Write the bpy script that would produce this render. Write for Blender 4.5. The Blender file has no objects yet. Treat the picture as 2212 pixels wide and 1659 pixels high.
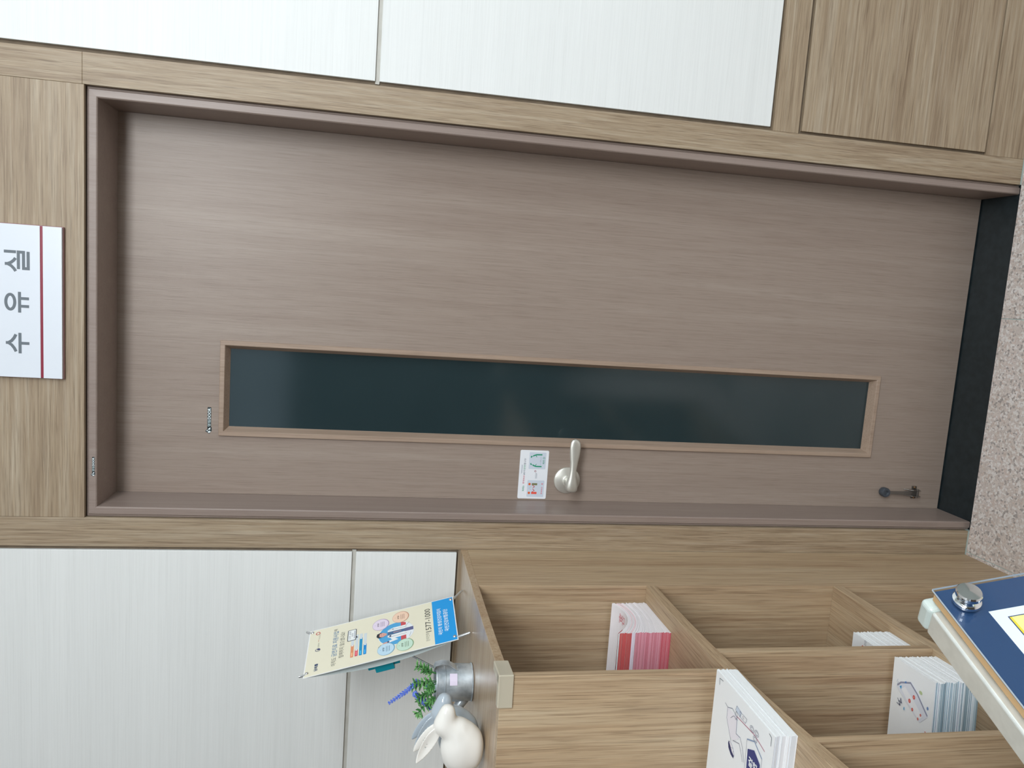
import bpy, bmesh, math, random
from mathutils import Vector, Matrix
rnd = random.Random(7)
S = bpy.context.scene
COL = S.collection
# ------------------------------------------------------------------ camera
cam_d = bpy.data.cameras.new('camera'); cam = bpy.data.objects.new('camera', cam_d); COL.objects.link(cam)
cam_d.sensor_width = 36.0; cam_d.sensor_fit = 'HORIZONTAL'; cam_d.lens = 1632.7461 / 2212 * 36.0
cam_d.clip_start = 0.01
_R = ((0.06958602, 0.98984020, 0.12399257), (-0.16693714, 0.13409559, -0.97680621), (-0.98350891, 0.04727310, 0.17457227))
_m = Matrix(_R).to_4x4(); _m.translation = Vector((0.5333, -1.6519, 1.5110)); cam.matrix_world = _m
S.camera = cam
# ------------------------------------------------------------------ world and light
S.view_settings.view_transform = 'Standard'; S.view_settings.look = 'None'
S.view_settings.gamma = 1.0; S.view_settings.use_curve_mapping = False
S.view_settings.exposure = -0.29
W = bpy.data.worlds.new('World'); S.world = W; W.use_nodes = True
W.node_tree.nodes['Background'].inputs[0].default_value = (0.72, 0.86, 1.0, 1)
W.node_tree.nodes['Background'].inputs[1].default_value = 0.9
def area(name, loc, aim, sx, sy, power, col):
    d = bpy.data.lights.new(name, 'AREA'); d.shape = 'RECTANGLE'; d.size = sx; d.size_y = sy; d.energy = power; d.color = col
    o = bpy.data.objects.new(name, d); COL.objects.link(o); o.location = loc
    o.rotation_euler = (Vector(aim) - Vector(loc)).to_track_quat('-Z', 'Y').to_euler(); return o
area('side_fill_light', (2.93, -2.3, 2.3), (0.2, -1.2, 1.1), 2.2, 0.5, 44, (0.86, 0.94, 1.0))  # added cool fill for the cabinet side, set above the door soffit
area('ceiling_panel_light', (1.25, -2.75, 2.90), (0.5, -0.4, 0.6), 1.6, 1.2, 150, (0.955, 0.985, 1.0))

# ------------------------------------------------------------------ helpers
def lin(r, g, b):
    f = lambda c: (c/255/12.92 if c/255 <= 0.04045 else ((c/255+0.055)/1.055)**2.4)
    return (f(r), f(g), f(b), 1)
_mats = {}
def flat(rgb, rough=0.5, metal=0.0, spec=0.5, name=None, **kw):
    key = (rgb, rough, metal, spec, tuple(sorted(kw.items())))
    if key in _mats: return _mats[key]
    m = bpy.data.materials.new(name or 'paint'); m.use_nodes = True; b = m.node_tree.nodes['Principled BSDF']
    b.inputs['Base Color'].default_value = lin(*rgb); b.inputs['Roughness'].default_value = rough
    b.inputs['Metallic'].default_value = metal; b.inputs['Specular IOR Level'].default_value = spec
    if 'coat' in kw: b.inputs['Coat Weight'].default_value = kw['coat']; b.inputs['Coat Roughness'].default_value = kw.get('coat_rough', 0.05)
    if 'trans' in kw: b.inputs['Transmission Weight'].default_value = kw['trans']
    if 'alpha' in kw: b.inputs['Alpha'].default_value = kw['alpha']
    if 'sss' in kw: b.inputs['Subsurface Weight'].default_value = kw['sss']; b.inputs['Subsurface Radius'].default_value = (.01, .01, .01)
    _mats[key] = m; return m
def nd(nt, typ, **kw):
    n = nt.nodes.new(typ)
    for k, v in kw.items():
        if k.startswith('i_'): n.inputs[k[2:].replace('_', ' ')].default_value = v
        else: setattr(n, k, v)
    return n
def ramp(nt, stops):
    r = nt.nodes.new('ShaderNodeValToRGB'); e = r.color_ramp.elements
    while len(e) < len(stops): e.new(0.5)
    for i, (p, c) in enumerate(stops): e[i].position = p; e[i].color = c
    return r
def wood(name, axis, dark, mid, light, pore, band=7.0, fine=60.0, rough=0.5, stretch=0.07, off=(0, 0, 0), fine_amt=0.35, bump=0.12, cath=0.0, specks=0.5):
    """laminate wood with its grain along one object axis"""
    m = bpy.data.materials.new(name); m.use_nodes = True; nt = m.node_tree; L = nt.links
    b = nt.nodes['Principled BSDF']; b.inputs['Roughness'].default_value = rough
    tc = nd(nt, 'ShaderNodeTexCoord'); ai = 'XYZ'.index(axis)
    def mp(across, along, o=(0, 0, 0)):
        sc = [across]*3; sc[ai] = along
        q = nd(nt, 'ShaderNodeMapping'); q.inputs['Scale'].default_value = sc; q.inputs['Location'].default_value = [off[i]+o[i] for i in range(3)]
        L.new(tc.outputs['Object'], q.inputs['Vector']); return q
    n1 = nd(nt, 'ShaderNodeTexNoise', i_Scale=1.0, i_Detail=3.0, i_Roughness=0.55, i_Distortion=0.6 + cath)
    L.new(mp(band*2.6, band*2.6*stretch).outputs[0], n1.inputs['Vector'])
    n2 = nd(nt, 'ShaderNodeTexNoise', i_Scale=1.0, i_Detail=5.0, i_Roughness=0.65, i_Distortion=0.3 + cath*0.6)
    L.new(mp(fine*2.2, fine*2.2*stretch*0.55, (3, 5, 7)).outputs[0], n2.inputs['Vector'])
    n3 = nd(nt, 'ShaderNodeTexNoise', i_Scale=1.0, i_Detail=2.0, i_Roughness=0.5, i_Distortion=0.1)
    L.new(mp(fine*7.5, fine*7.5*stretch*0.45, (9, 2, 4)).outputs[0], n3.inputs['Vector'])
    r1 = ramp(nt, [(0.32, dark), (0.47, mid), (0.56, mid), (0.70, light)]); L.new(n1.outputs['Fac'], r1.inputs[0])
    r2 = ramp(nt, [(0.34, pore), (0.50, mid), (0.66, light)]); L.new(n2.outputs['Fac'], r2.inputs[0])
    mx = nd(nt, 'ShaderNodeMix', data_type='RGBA'); mx.inputs[0].default_value = fine_amt
    L.new(r1.outputs[0], mx.inputs[6]); L.new(r2.outputs[0], mx.inputs[7])
    r3 = ramp(nt, [(0.34, (0.62, 0.59, 0.56, 1)), (0.44, (1, 1, 1, 1)), (0.60, (1, 1, 1, 1)), (0.70, (1.22, 1.21, 1.19, 1))]); L.new(n3.outputs['Fac'], r3.inputs[0])
    mm = nd(nt, 'ShaderNodeMix', data_type='RGBA', blend_type='MULTIPLY'); mm.inputs[0].default_value = specks
    L.new(mx.outputs[2], mm.inputs[6]); L.new(r3.outputs[0], mm.inputs[7]); L.new(mm.outputs[2], b.inputs['Base Color'])
    if bump:
        bp = nd(nt, 'ShaderNodeBump'); bp.inputs['Strength'].default_value = bump; bp.inputs['Distance'].default_value = 0.0006
        L.new(n3.outputs['Fac'], bp.inputs['Height']); L.new(bp.outputs[0], b.inputs['Normal'])
    return m
OAK = dict(dark=lin(139, 119, 97), mid=lin(160, 142, 118), light=lin(180, 167, 147), pore=lin(124, 104, 82))
M_oakZ = wood('oak_laminate_upright', 'Z', band=9, fine=90, stretch=0.045, fine_amt=0.5, bump=0.3, specks=0.75, **OAK)
M_oakZk = wood('oak_laminate_knotty', 'Z', band=12, fine=80, stretch=0.055, cath=0.9, off=(2.1, 0, 0.4), fine_amt=0.5, bump=0.35, specks=0.8, **OAK)
M_oakX = wood('oak_laminate_level', 'X', band=12, fine=75, stretch=0.05, off=(0, 0, 1.3), fine_amt=0.5, bump=0.3, specks=0.7, **OAK)
CABC = dict(dark=lin(160, 131, 102), mid=lin(180, 156, 126), light=lin(192, 173, 145), pore=lin(136, 110, 84))
M_cabZ = wood('cabinet_laminate_upright', 'Z', band=9, fine=80, stretch=0.035, fine_amt=0.5, specks=0.8, bump=0.2, **CABC)
M_cabX = wood('cabinet_laminate_level', 'X', band=9, fine=80, stretch=0.05, fine_amt=0.4, rough=0.27, specks=0.4, bump=0.05, **CABC)
M_cabX.node_tree.nodes['Principled BSDF'].inputs['Specular IOR Level'].default_value = 1.0
M_cabY = wood('cabinet_laminate_depth', 'Y', band=9, fine=80, stretch=0.045, fine_amt=0.5, specks=0.7, **CABC)
M_leaf = wood('taupe_door_film', 'Z', dark=lin(143, 127, 116), mid=lin(151, 136, 125), light=lin(159, 145, 134), pore=lin(132, 116, 105), band=9, fine=110, stretch=0.035, fine_amt=0.35, rough=0.42, bump=0.2, specks=0.4)
M_wtrim = wood('pale_taupe_trim', 'Z', dark=lin(150, 130, 113), mid=lin(164, 143, 126), light=lin(174, 154, 137), pore=lin(142, 122, 105), band=14, fine=120, stretch=0.03, fine_amt=0.5, rough=0.42, specks=0.3)
M_frame = wood('taupe_frame_film', 'Z', dark=lin(140, 125, 117), mid=lin(147, 132, 124), light=lin(154, 140, 131), pore=lin(133, 117, 109), band=12, fine=100, stretch=0.03, fine_amt=0.4, rough=0.4, bump=0.08, specks=0.2)
M_white = wood('white_grained_panel', 'X', dark=lin(226, 229, 228), mid=lin(229, 232, 231), light=lin(232, 235, 234), pore=lin(221, 224, 223), band=7, fine=110, stretch=0.02, fine_amt=0.4, rough=0.5, bump=0.0, specks=0.10)
def granite():
    m = bpy.data.materials.new('pink_grey_granite'); m.use_nodes = True; nt = m.node_tree; L = nt.links
    b = nt.nodes['Principled BSDF']; b.inputs['Roughness'].default_value = 0.5
    tc = nd(nt, 'ShaderNodeTexCoord')
    v = nd(nt, 'ShaderNodeTexVoronoi', i_Scale=190.0, i_Randomness=1.0); L.new(tc.outputs['Object'], v.inputs['Vector'])
    r = ramp(nt, [(0.0, lin(120, 112, 110)), (0.12, lin(206, 194, 188)), (0.45, lin(218, 206, 198)), (0.62, lin(242, 240, 238)), (0.8, lin(204, 182, 170)), (0.92, lin(242, 240, 236))])
    r.color_ramp.interpolation = 'CONSTANT'
    sp = nd(nt, 'ShaderNodeSeparateColor'); L.new(v.outputs['Color'], sp.inputs[0]); L.new(sp.outputs[0], r.inputs[0])
    n = nd(nt, 'ShaderNodeTexNoise', i_Scale=240.0, i_Detail=3.0, i_Roughness=0.7); L.new(tc.outputs['Object'], n.inputs['Vector'])
    r2 = ramp(nt, [(0.34, lin(104, 100, 104)), (0.42, lin(200, 192, 186)), (0.60, lin(216, 206, 200)), (0.68, lin(226, 222, 218))]); L.new(n.outputs['Fac'], r2.inputs[0])
    mx = nd(nt, 'ShaderNodeMix', data_type='RGBA'); mx.inputs[0].default_value = 0.5
    L.new(r.outputs[0], mx.inputs[6]); L.new(r2.outputs[0], mx.inputs[7])
    n3 = nd(nt, 'ShaderNodeTexNoise', i_Scale=14.0, i_Detail=2.0); L.new(tc.outputs['Object'], n3.inputs['Vector'])
    r3 = ramp(nt, [(0.35, (0.92, 0.9, 0.88, 1)), (0.65, (1.05, 1.04, 1.05, 1))]); L.new(n3.outputs['Fac'], r3.inputs[0])
    mm = nd(nt, 'ShaderNodeMix', data_type='RGBA', blend_type='MULTIPLY'); mm.inputs[0].default_value = 0.6
    L.new(mx.outputs[2], mm.inputs[6]); L.new(r3.outputs[0], mm.inputs[7]); L.new(mm.outputs[2], b.inputs['Base Color']); return m
M_gran = granite()
def noisy(name, c1, c2, scale, rough=0.4, metal=0.0, bump=0.0, bdist=0.001, det=3.0, p=(0.35, 0.65)):
    m = bpy.data.materials.new(name); m.use_nodes = True; nt = m.node_tree; L = nt.links
    b = nt.nodes['Principled BSDF']; b.inputs['Roughness'].default_value = rough; b.inputs['Metallic'].default_value = metal
    tc = nd(nt, 'ShaderNodeTexCoord'); n = nd(nt, 'ShaderNodeTexNoise', i_Scale=scale, i_Detail=det); L.new(tc.outputs['Object'], n.inputs['Vector'])
    r = ramp(nt, [(p[0], c1), (p[1], c2)]); L.new(n.outputs['Fac'], r.inputs[0]); L.new(r.outputs[0], b.inputs['Base Color'])
    if bump:
        bp = nd(nt, 'ShaderNodeBump'); bp.inputs['Strength'].default_value = bump; bp.inputs['Distance'].default_value = bdist
        L.new(n.outputs['Fac'], bp.inputs['Height']); L.new(bp.outputs[0], b.inputs['Normal'])
    return m
M_black = noisy('black_stone', lin(24, 34, 38), lin(34, 44, 48), 60, rough=0.35)
M_grout = flat((176, 190, 186), 0.8, name='pale_grout')
M_backing = noisy('dark_backing_board', lin(105, 92, 76), lin(120, 106, 88), 30, rough=0.7)
M_joint = noisy('grey_joint_strip', lin(186, 184, 176), lin(196, 194, 187), 40, rough=0.6)
M_pane = noisy('frosted_dark_glass', lin(36, 52, 56), lin(39, 55, 59), 4, rough=0.11)
M_pane.node_tree.nodes['Principled BSDF'].inputs['Specular IOR Level'].default_value = 0.7
M_satin = flat((212, 211, 203), 0.38, 0.72, name='satin_nickel')
M_chrome = flat((225, 228, 230), 0.06, 1.0, name='chrome')
M_alu = noisy('brushed_aluminium', lin(226, 230, 226), lin(236, 240, 236), 60, rough=0.34, metal=0.6)
M_rubber = flat((66, 72, 80), 0.5, name='grey_rubber')
M_steel = flat((132, 128, 124), 0.35, 0.9, name='worn_steel')
M_brass = flat((170, 140, 110), 0.3, 0.9, name='copper_screw')
M_rod = flat((214, 218, 220), 0.18, 0.7, name='silver_rod')
M_zinc = noisy('galvanised_tin', lin(164, 174, 182), lin(212, 220, 226), 48, rough=0.34, metal=0.55, bump=0.6, bdist=0.002, det=4.0)
M_paper = flat((238, 240, 243), 0.55, name='white_paper')

def new_obj(name, bm_or_me, mats, parent=None):
    """one mesh object; vertices are given in world space and stored relative to the parent's base"""
    if isinstance(bm_or_me, bmesh.types.BMesh):
        me = bpy.data.meshes.new(name); bm_or_me.normal_update(); bm_or_me.to_mesh(me); bm_or_me.free()
    else: me = bm_or_me
    for m in (mats if isinstance(mats, (list, tuple)) else [mats]): me.materials.append(m)
    o = bpy.data.objects.new(name, me); COL.objects.link(o)
    if parent is not None:
        p = parent; org = Vector((0, 0, 0))
        while p is not None: org += Vector(p.location); p = p.parent
        me.transform(Matrix.Translation(-org)); o.parent = parent
    return o
def based(o, loc):
    """move a top-level mesh's origin to its base"""
    o.data.transform(Matrix.Translation(-Vector(loc))); o.location = loc; return o
def thing(name, label, cat, loc, group=None):
    o = bpy.data.objects.new(name, None); COL.objects.link(o); o.location = loc; o.empty_display_size = 0.02
    tag(o, label, cat, group); return o
def tag(o, label, cat, group=None):
    o['label'] = label; o['category'] = cat
    if group: o['group'] = group
    return o
def structure(o, label=None):
    o['kind'] = 'structure'
    if label: o['label'] = label
    return o
def bev(o, w=0.0008, seg=2):
    b = o.modifiers.new('edge', 'BEVEL'); b.width = w; b.segments = seg; b.limit_method = 'ANGLE'; b.angle_limit = math.radians(40); return o
def smooth(o, ang=None):
    for p in o.data.polygons: p.use_smooth = True
    if ang is not None:
        try: o.data.set_sharp_from_angle(angle=math.radians(ang))
        except Exception: pass
    return o
def box(bm, x0, x1, y0, y1, z0, z1, mi=0):
    v = [bm.verts.new(c) for c in ((x0,y0,z0),(x1,y0,z0),(x1,y1,z0),(x0,y1,z0),(x0,y0,z1),(x1,y0,z1),(x1,y1,z1),(x0,y1,z1))]
    for f in ((0,3,2,1),(4,5,6,7),(0,1,5,4),(1,2,6,5),(2,3,7,6),(3,0,4,7)): bm.faces.new([v[i] for i in f]).material_index = mi
def obox(bm, o, X, Y, Z, a, b, c, mi=0):
    """box in an oriented frame"""
    v = []
    for k in (0, 1):
        for (i, j) in ((0,0),(1,0),(1,1),(0,1)): v.append(bm.verts.new(o + X*a[i] + Y*b[j] + Z*c[k]))
    for f in ((0,3,2,1),(4,5,6,7),(0,1,5,4),(1,2,6,5),(2,3,7,6),(3,0,4,7)): bm.faces.new([v[i] for i in f]).material_index = mi
def slab(bm, pts, z0, z1, mi=0):
    """vertical prism over a plan outline (counter-clockwise from above)"""
    lo = [bm.verts.new((p[0], p[1], z0)) for p in pts]; hi = [bm.verts.new((p[0], p[1], z1)) for p in pts]; n = len(pts)
    bm.faces.new(hi).material_index = mi; bm.faces.new(lo[::-1]).material_index = mi
    for i in range(n): bm.faces.new([lo[i], lo[(i+1) % n], hi[(i+1) % n], hi[i]]).material_index = mi
def loft(bm, rings, caps=True, mi=0, closed=False):
    vs = [[bm.verts.new(p) for p in r] for r in rings]; n = len(vs[0])
    for a, b in (zip(vs, vs[1:] + [vs[0]]) if closed else zip(vs, vs[1:])):
        for i in range(n):
            bm.faces.new([a[i], a[(i+1) % n], b[(i+1) % n], b[i]]).material_index = mi
    if caps and not closed: bm.faces.new(vs[0][::-1]).material_index = mi; bm.faces.new(vs[-1]).material_index = mi
def tube(bm, path, rad, seg=10, mi=0):
    P = [Vector(p) for p in path]; rings = []; up = None
    for i, p in enumerate(P):
        t = (P[min(i+1, len(P)-1)] - P[max(i-1, 0)]).normalized()
        if up is None: up = t.orthogonal().normalized()
        up = (up - t*up.dot(t)).normalized(); s = t.cross(up); r = rad[i] if isinstance(rad, (list, tuple)) else rad
        rings.append([p + (up*math.cos(2*math.pi*k/seg) + s*math.sin(2*math.pi*k/seg))*r for k in range(seg)])
    loft(bm, rings, mi=mi)
def lathe(bm, prof, o, Z, seg=40, mi=0, X=None):
    """profile of (radius, height) revolved about axis Z through o"""
    Z = Vector(Z).normalized(); X = Z.orthogonal().normalized(); Y = Z.cross(X); o = Vector(o)
    rings = [[o + Z*h + (X*math.cos(2*math.pi*k/seg) + Y*math.sin(2*math.pi*k/seg))*max(r, 1e-5) for k in range(seg)] for r, h in prof]
    loft(bm, rings, mi=mi)
def frame_ring(bm, x0, x1, z0, z1, prof, closed=True, mi=0):
    """mitred rectangular frame: profile of (inset from the outer edge, y); open = no sill"""
    rings = []
    cs = [(x0, z0, 1, 1), (x0, z1, 1, -1), (x1, z1, -1, -1), (x1, z0, -1, 1)]
    for x, z, sx, sz in cs:
        rings.append([Vector((x + sx*i, y, z + (sz*i if (closed or sz < 0) else 0))) for i, y in prof])
    vs = [[bm.verts.new(p) for p in r] for r in rings]; n = len(prof); pairs = list(zip(vs, vs[1:])) + ([(vs[-1], vs[0])] if closed else [])
    for a, b in pairs:
        for i in range(n): bm.faces.new([a[i], b[i], b[(i+1) % n], a[(i+1) % n]]).material_index = mi
    if not closed: bm.faces.new(vs[0]).material_index = mi; bm.faces.new(vs[-1][::-1]).material_index = mi
    bmesh.ops.recalc_face_normals(bm, faces=bm.faces)
_fc = None
def text_mesh(body, bold=0.0):
    global _fc
    if _fc is None:
        _fc = bpy.data.curves.new('lettering', 'FONT'); fo = bpy.data.objects.new('lettering', _fc); COL.objects.link(fo); _fc['o'] = 1
        text_mesh.o = fo
    _fc.body = body; _fc.size = 1.0; _fc.offset = bold; _fc.resolution_u = 3
    bpy.context.view_layer.update()
    dg = bpy.context.evaluated_depsgraph_get(); me = bpy.data.meshes.new_from_object(text_mesh.o.evaluated_get(dg))
    vs = [v.co.copy() for v in me.vertices]; fs = [tuple(p.vertices) for p in me.polygons]; bpy.data.meshes.remove(me); return vs, fs
class Print:
    """flat printed shapes lying on a surface; local axes U (right), V (up), N (out)"""
    def __init__(s, bm, o, U, V, mats, f=None, lift=0.0001):
        s.bm = bm; s.o = Vector(o); s.U = Vector(U).normalized(); s.V = Vector(V).normalized(); s.N = s.U.cross(s.V).normalized()
        s.mats = mats; s.f = f; s.lift = lift
    def P(s, u, v, k): return s.o + s.U*u + s.V*v + s.N*(s.lift*k + (s.f(u, v) if s.f else 0))
    def mi(s, rgb, **kw):
        m = flat(rgb, kw.get('rough', 0.5), name='ink')
        if m not in s.mats: s.mats.append(m)
        return s.mats.index(m)
    def poly(s, pts, rgb, k=1, **kw):
        f = s.bm.faces.new([s.bm.verts.new(s.P(u, v, k)) for u, v in pts]); f.material_index = s.mi(rgb, **kw)
        f.normal_update()
        if f.normal.dot(s.N) < 0: f.normal_flip()
    def rect(s, u0, u1, v0, v1, rgb, k=1, r=0, **kw):
        if r <= 0: s.poly([(u0,v0),(u1,v0),(u1,v1),(u0,v1)], rgb, k, **kw); return
        pts = []
        for cx, cy, a0 in ((u1-r, v0+r, -90), (u1-r, v1-r, 0), (u0+r, v1-r, 90), (u0+r, v0+r, 180)):
            for j in range(6): a = math.radians(a0 + 18*j); pts.append((cx + r*math.cos(a), cy + r*math.sin(a)))
        s.poly(pts, rgb, k, **kw)
    def ell(s, u, v, a, b, rgb, k=1, n=36, rot=0, **kw):
        c, sn = math.cos(rot), math.sin(rot)
        s.poly([(u + a*math.cos(t)*c - b*math.sin(t)*sn, v + a*math.cos(t)*sn + b*math.sin(t)*c) for t in [2*math.pi*i/n for i in range(n)]], rgb, k, **kw)
    def line(s, pts, w, rgb, k=2, close=False, **kw):
        """one mitred strip per stroke, a hair above the strokes before it"""
        P = [Vector((a, b)) for a, b in pts]; P = [p for i, p in enumerate(P) if i == 0 or (p - P[i-1]).length > 1e-7]; n = len(P)
        if n < 2: return
        s.c = getattr(s, 'c', 0) + 1; kk = k + (s.c % 40)*0.02; mi = s.mi(rgb, **kw); L = []; Rr = []
        for i in range(n):
            d0 = (P[i] - P[i-1]).normalized() if (i > 0 or close) else None; d1 = (P[(i+1) % n] - P[i]).normalized() if (i < n-1 or close) else None
            if d0 is None: d0 = d1
            if d1 is None: d1 = d0
            m = Vector((-(d0.y+d1.y), d0.x+d1.x)); m = m.normalized() if m.length > 1e-6 else Vector((-d1.y, d1.x))
            q = w/2/max(0.45, m.dot(Vector((-d1.y, d1.x)))); L.append(s.bm.verts.new(s.P(P[i].x+m.x*q, P[i].y+m.y*q, kk))); Rr.append(s.bm.verts.new(s.P(P[i].x-m.x*q, P[i].y-m.y*q, kk)))
        for i in range(n if close else n-1):
            j = (i+1) % n; f = s.bm.faces.new([Rr[i], Rr[j], L[j], L[i]]); f.material_index = mi; f.normal_update()
            if f.normal.dot(s.N) < 0: f.normal_flip()
    def ring(s, u, v, a, b, w, rgb, k=2, n=30, rot=0, **kw):
        c, sn = math.cos(rot), math.sin(rot)
        s.line([(u + a*math.cos(t)*c - b*math.sin(t)*sn, v + a*math.cos(t)*sn + b*math.sin(t)*c) for t in [2*math.pi*i/n for i in range(n)]], w, rgb, k, close=True, **kw)
    def text(s, body, u0, u1, v0, v1, rgb, k=3, bold=0.0, rot=0.0, **kw):
        """lettering fitted into a box; rot turns it about the box centre"""
        vs, fs = text_mesh(body, bold)
        if not vs: return
        ax, bx = min(v.x for v in vs), max(v.x for v in vs); ay, by = min(v.y for v in vs), max(v.y for v in vs)
        cu, cv = (u0+u1)/2, (v0+v1)/2; c, sn = math.cos(rot), math.sin(rot); mi = s.mi(rgb, **kw); out = []
        for q in vs:
            du = ((q.x-ax)/(bx-ax) - 0.5)*(u1-u0); dv = ((q.y-ay)/(by-ay) - 0.5)*(v1-v0)
            out.append(s.bm.verts.new(s.P(cu + du*c - dv*sn, cv + du*sn + dv*c, k)))
        for fc in fs:
            try: f = s.bm.faces.new([out[i] for i in fc])
            except ValueError: continue
            f.material_index = mi; f.normal_update()
            if f.normal.dot(s.N) < 0: f.normal_flip()

# ------------------------------------------------------------------ measures
DW, DH = 0.8702, 2.10            # door opening in the wooden casing
FY, LY = 0.0086, 0.1247          # front of the brown frame, front of the leaf
ZT, TB = 1.3069, 0.0149          # counter top
S1, S1B, S2, S2B, S3 = 0.9378, 0.9169, 0.5069, 0.4842, 0.076
XC, T0 = -0.0619, 0.2087
def cab(t, u=0.0):
    """plan of the curved cabinet: t metres out from the wall, u metres in from the front edge"""
    s = max(t - T0, 0); x = XC + 0.0904*s*s; dx = 2*0.0904*s; n = math.hypot(1, dx)
    return (x - u/n, -t - u*dx/n)
def cdir(t):
    dx = 2*0.0904*max(t - T0, 0); n = math.hypot(1, dx)
    return Vector((dx/n, -1/n, 0)), Vector((-1/n, -dx/n, 0))    # along the front, inwards

# ------------------------------------------------------------------ the room shell
def tiles(bm, x0, x1, y0, y1):
    xs = [x0]; x = 0.546 - 0.6*6
    while x < x1:
        if x > x0: xs.append(x)
        x += 0.6
    xs.append(x1); ys = [y1]; y = y1 - 0.6
    while y > y0: ys.append(y); y -= 0.6
    ys.append(y0); g = 0.0012
    for a, b in zip(xs, xs[1:]):
        for c, d in zip(ys, ys[1:]): box(bm, a+g, b-g, d+g, c-g, -0.02, 0.0, 0)
    box(bm, x0, x1, y0, y1, -0.03, -0.0012, 1)
    box(bm, x0, -0.0003, y1, 0.10, -0.03, -0.0004, 1); box(bm, DW+0.0003, x1, y1, 0.10, -0.03, -0.0004, 1)
bm = bmesh.new(); tiles(bm, -2.2, 3.0, -4.2, -0.003)
structure(new_obj('floor', bm, [M_gran, M_grout]), 'speckled pink grey granite floor tiles')
bm = bmesh.new(); box(bm, 0.0, DW, -0.0025, LY+0.07, -0.03, -0.010)
structure(new_obj('trim_1', bm, M_black), 'black stone door threshold')
bm = bmesh.new(); box(bm, -2.2, 3.0, -4.2, 0.3, 2.95, 3.0)
structure(new_obj('ceiling', bm, flat((235, 236, 236), 0.8, name='ceiling_paint')))

M_wp = flat((186, 196, 194), 0.8, name='wall_paint'); M_wd = flat((92, 82, 72), 0.8, name='dark_wall_paint')
bm = bmesh.new(); box(bm, -2.3, -2.2, -4.3, 0.3, 0, 2.95); structure(new_obj('wall_left', bm, M_wd), 'plain wall on the left')
bm = bmesh.new(); box(bm, -2.2, 3.0, -4.3, -4.2, 0, 2.2); box(bm, -2.2, 3.0, -4.3, -4.2, 2.8, 2.95); box(bm, -2.2, -1.6, -4.3, -4.2, 2.2, 2.8); box(bm, 2.2, 3.0, -4.3, -4.2, 2.2, 2.8); structure(new_obj('wall_front', bm, M_wd), 'plain wall behind the camera')  # high opening added so sky lightens the top of the pane's reflection
bm = bmesh.new(); box(bm, 3.0, 3.1, -4.3, 0.3, 0, 2.05); box(bm, 3.0, 3.1, -4.3, 0.3, 2.55, 2.95); box(bm, 3.0, 3.1, -4.3, -3.4, 2.05, 2.55); box(bm, 3.0, 3.1, -1.2, 0.3, 2.05, 2.55)
structure(new_obj('wall_right', bm, M_wp), 'plain wall on the right with an added opening for the fill light')  # unseen slot added behind the side fill, its height matched to that lamp
# wall at the back: backing, white panels, wooden boards
wall = bpy.data.objects.new('wall_back', None); COL.objects.link(wall); wall.location = (0, 0.02, 0)
structure(wall, 'wall of white grained panels and oak laminate boards around the door')
bm = bmesh.new()
box(bm, -2.2, -0.0, 0.0085, 0.03, 0, 2.95); box(bm, DW, 3.0, 0.0085, 0.03, 0, 2.95); box(bm, -0.0, DW, 0.0085, 0.03, DH+0.001, 2.95)
box(bm, -0.12, 0.0, 0.03, 0.2, 0, 2.95); box(bm, DW, DW+0.12, 0.03, 0.2, 0, 2.95); box(bm, -0.12, DW+0.12, 0.2, 0.24, -0.03, 2.95); box(bm, 0, DW, 0.03, 0.2, DH+0.001, 2.95)
new_obj('backing', bm, M_backing, wall)
def board(name, x0, x1, z0, z1, m, y0=0.0, y1=0.0084, w=0.0008):
    bm = bmesh.new(); box(bm, x0, x1, y0, y1, z0, z1); return bev(new_obj(name, bm, m, wall), w)
XL, XR = -0.0625, 0.9305
board('casing_board', XL, -0.0003, 0.0, 2.95, M_oakZ)
board('casing_board', DW+0.0003, XR, 0.0, 2.1035, M_oakZk)
board('casing_board', DW+0.0003, XR, 2.1037, 2.95, M_oakZk)
board('header_panel', 0.0, DW, DH+0.0002, 2.95, M_oakX)
# white panels, left
zj, g = 1.5450, 0.0045
board('white_panel', -2.19, -0.0699, zj+g, 2.5, M_white); board('white_panel', -2.19, -0.0699, 1.3158, zj-g, M_white)
board('white_panel', -2.19, -0.0699, 2.509, 2.95, M_white)
board('joint_strip', -2.19, -0.066, zj-g, zj+g, M_joint, 0.0050, 0.0083, 0.0003)
board('wood_panel', -2.19, -0.0640, 0.105, 1.3115, M_oakX, 0.0030)
# white panels, right
zr, g = 1.5415, 0.0045
board('white_panel', 0.9386, 2.99, zr+g, 2.5, M_white); board('white_panel', 0.9386, 2.99, 0.6645, zr-g, M_white)
board('white_panel', 0.9386, 2.99, 2.509, 2.95, M_white)
board('joint_strip', 0.9335, 2.99, zr-g, zr+g, M_joint, 0.0050, 0.0083, 0.0003)
board('rail_board', 0.9306, 2.99, 0.5945, 0.6570, M_oakX)
board('wood_panel', 0.9368, 2.99, 0.1085, 0.5868, M_oakX)
board('rail_board', 0.9306, 2.99, 0.0, 0.1040, M_oakX)

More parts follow.
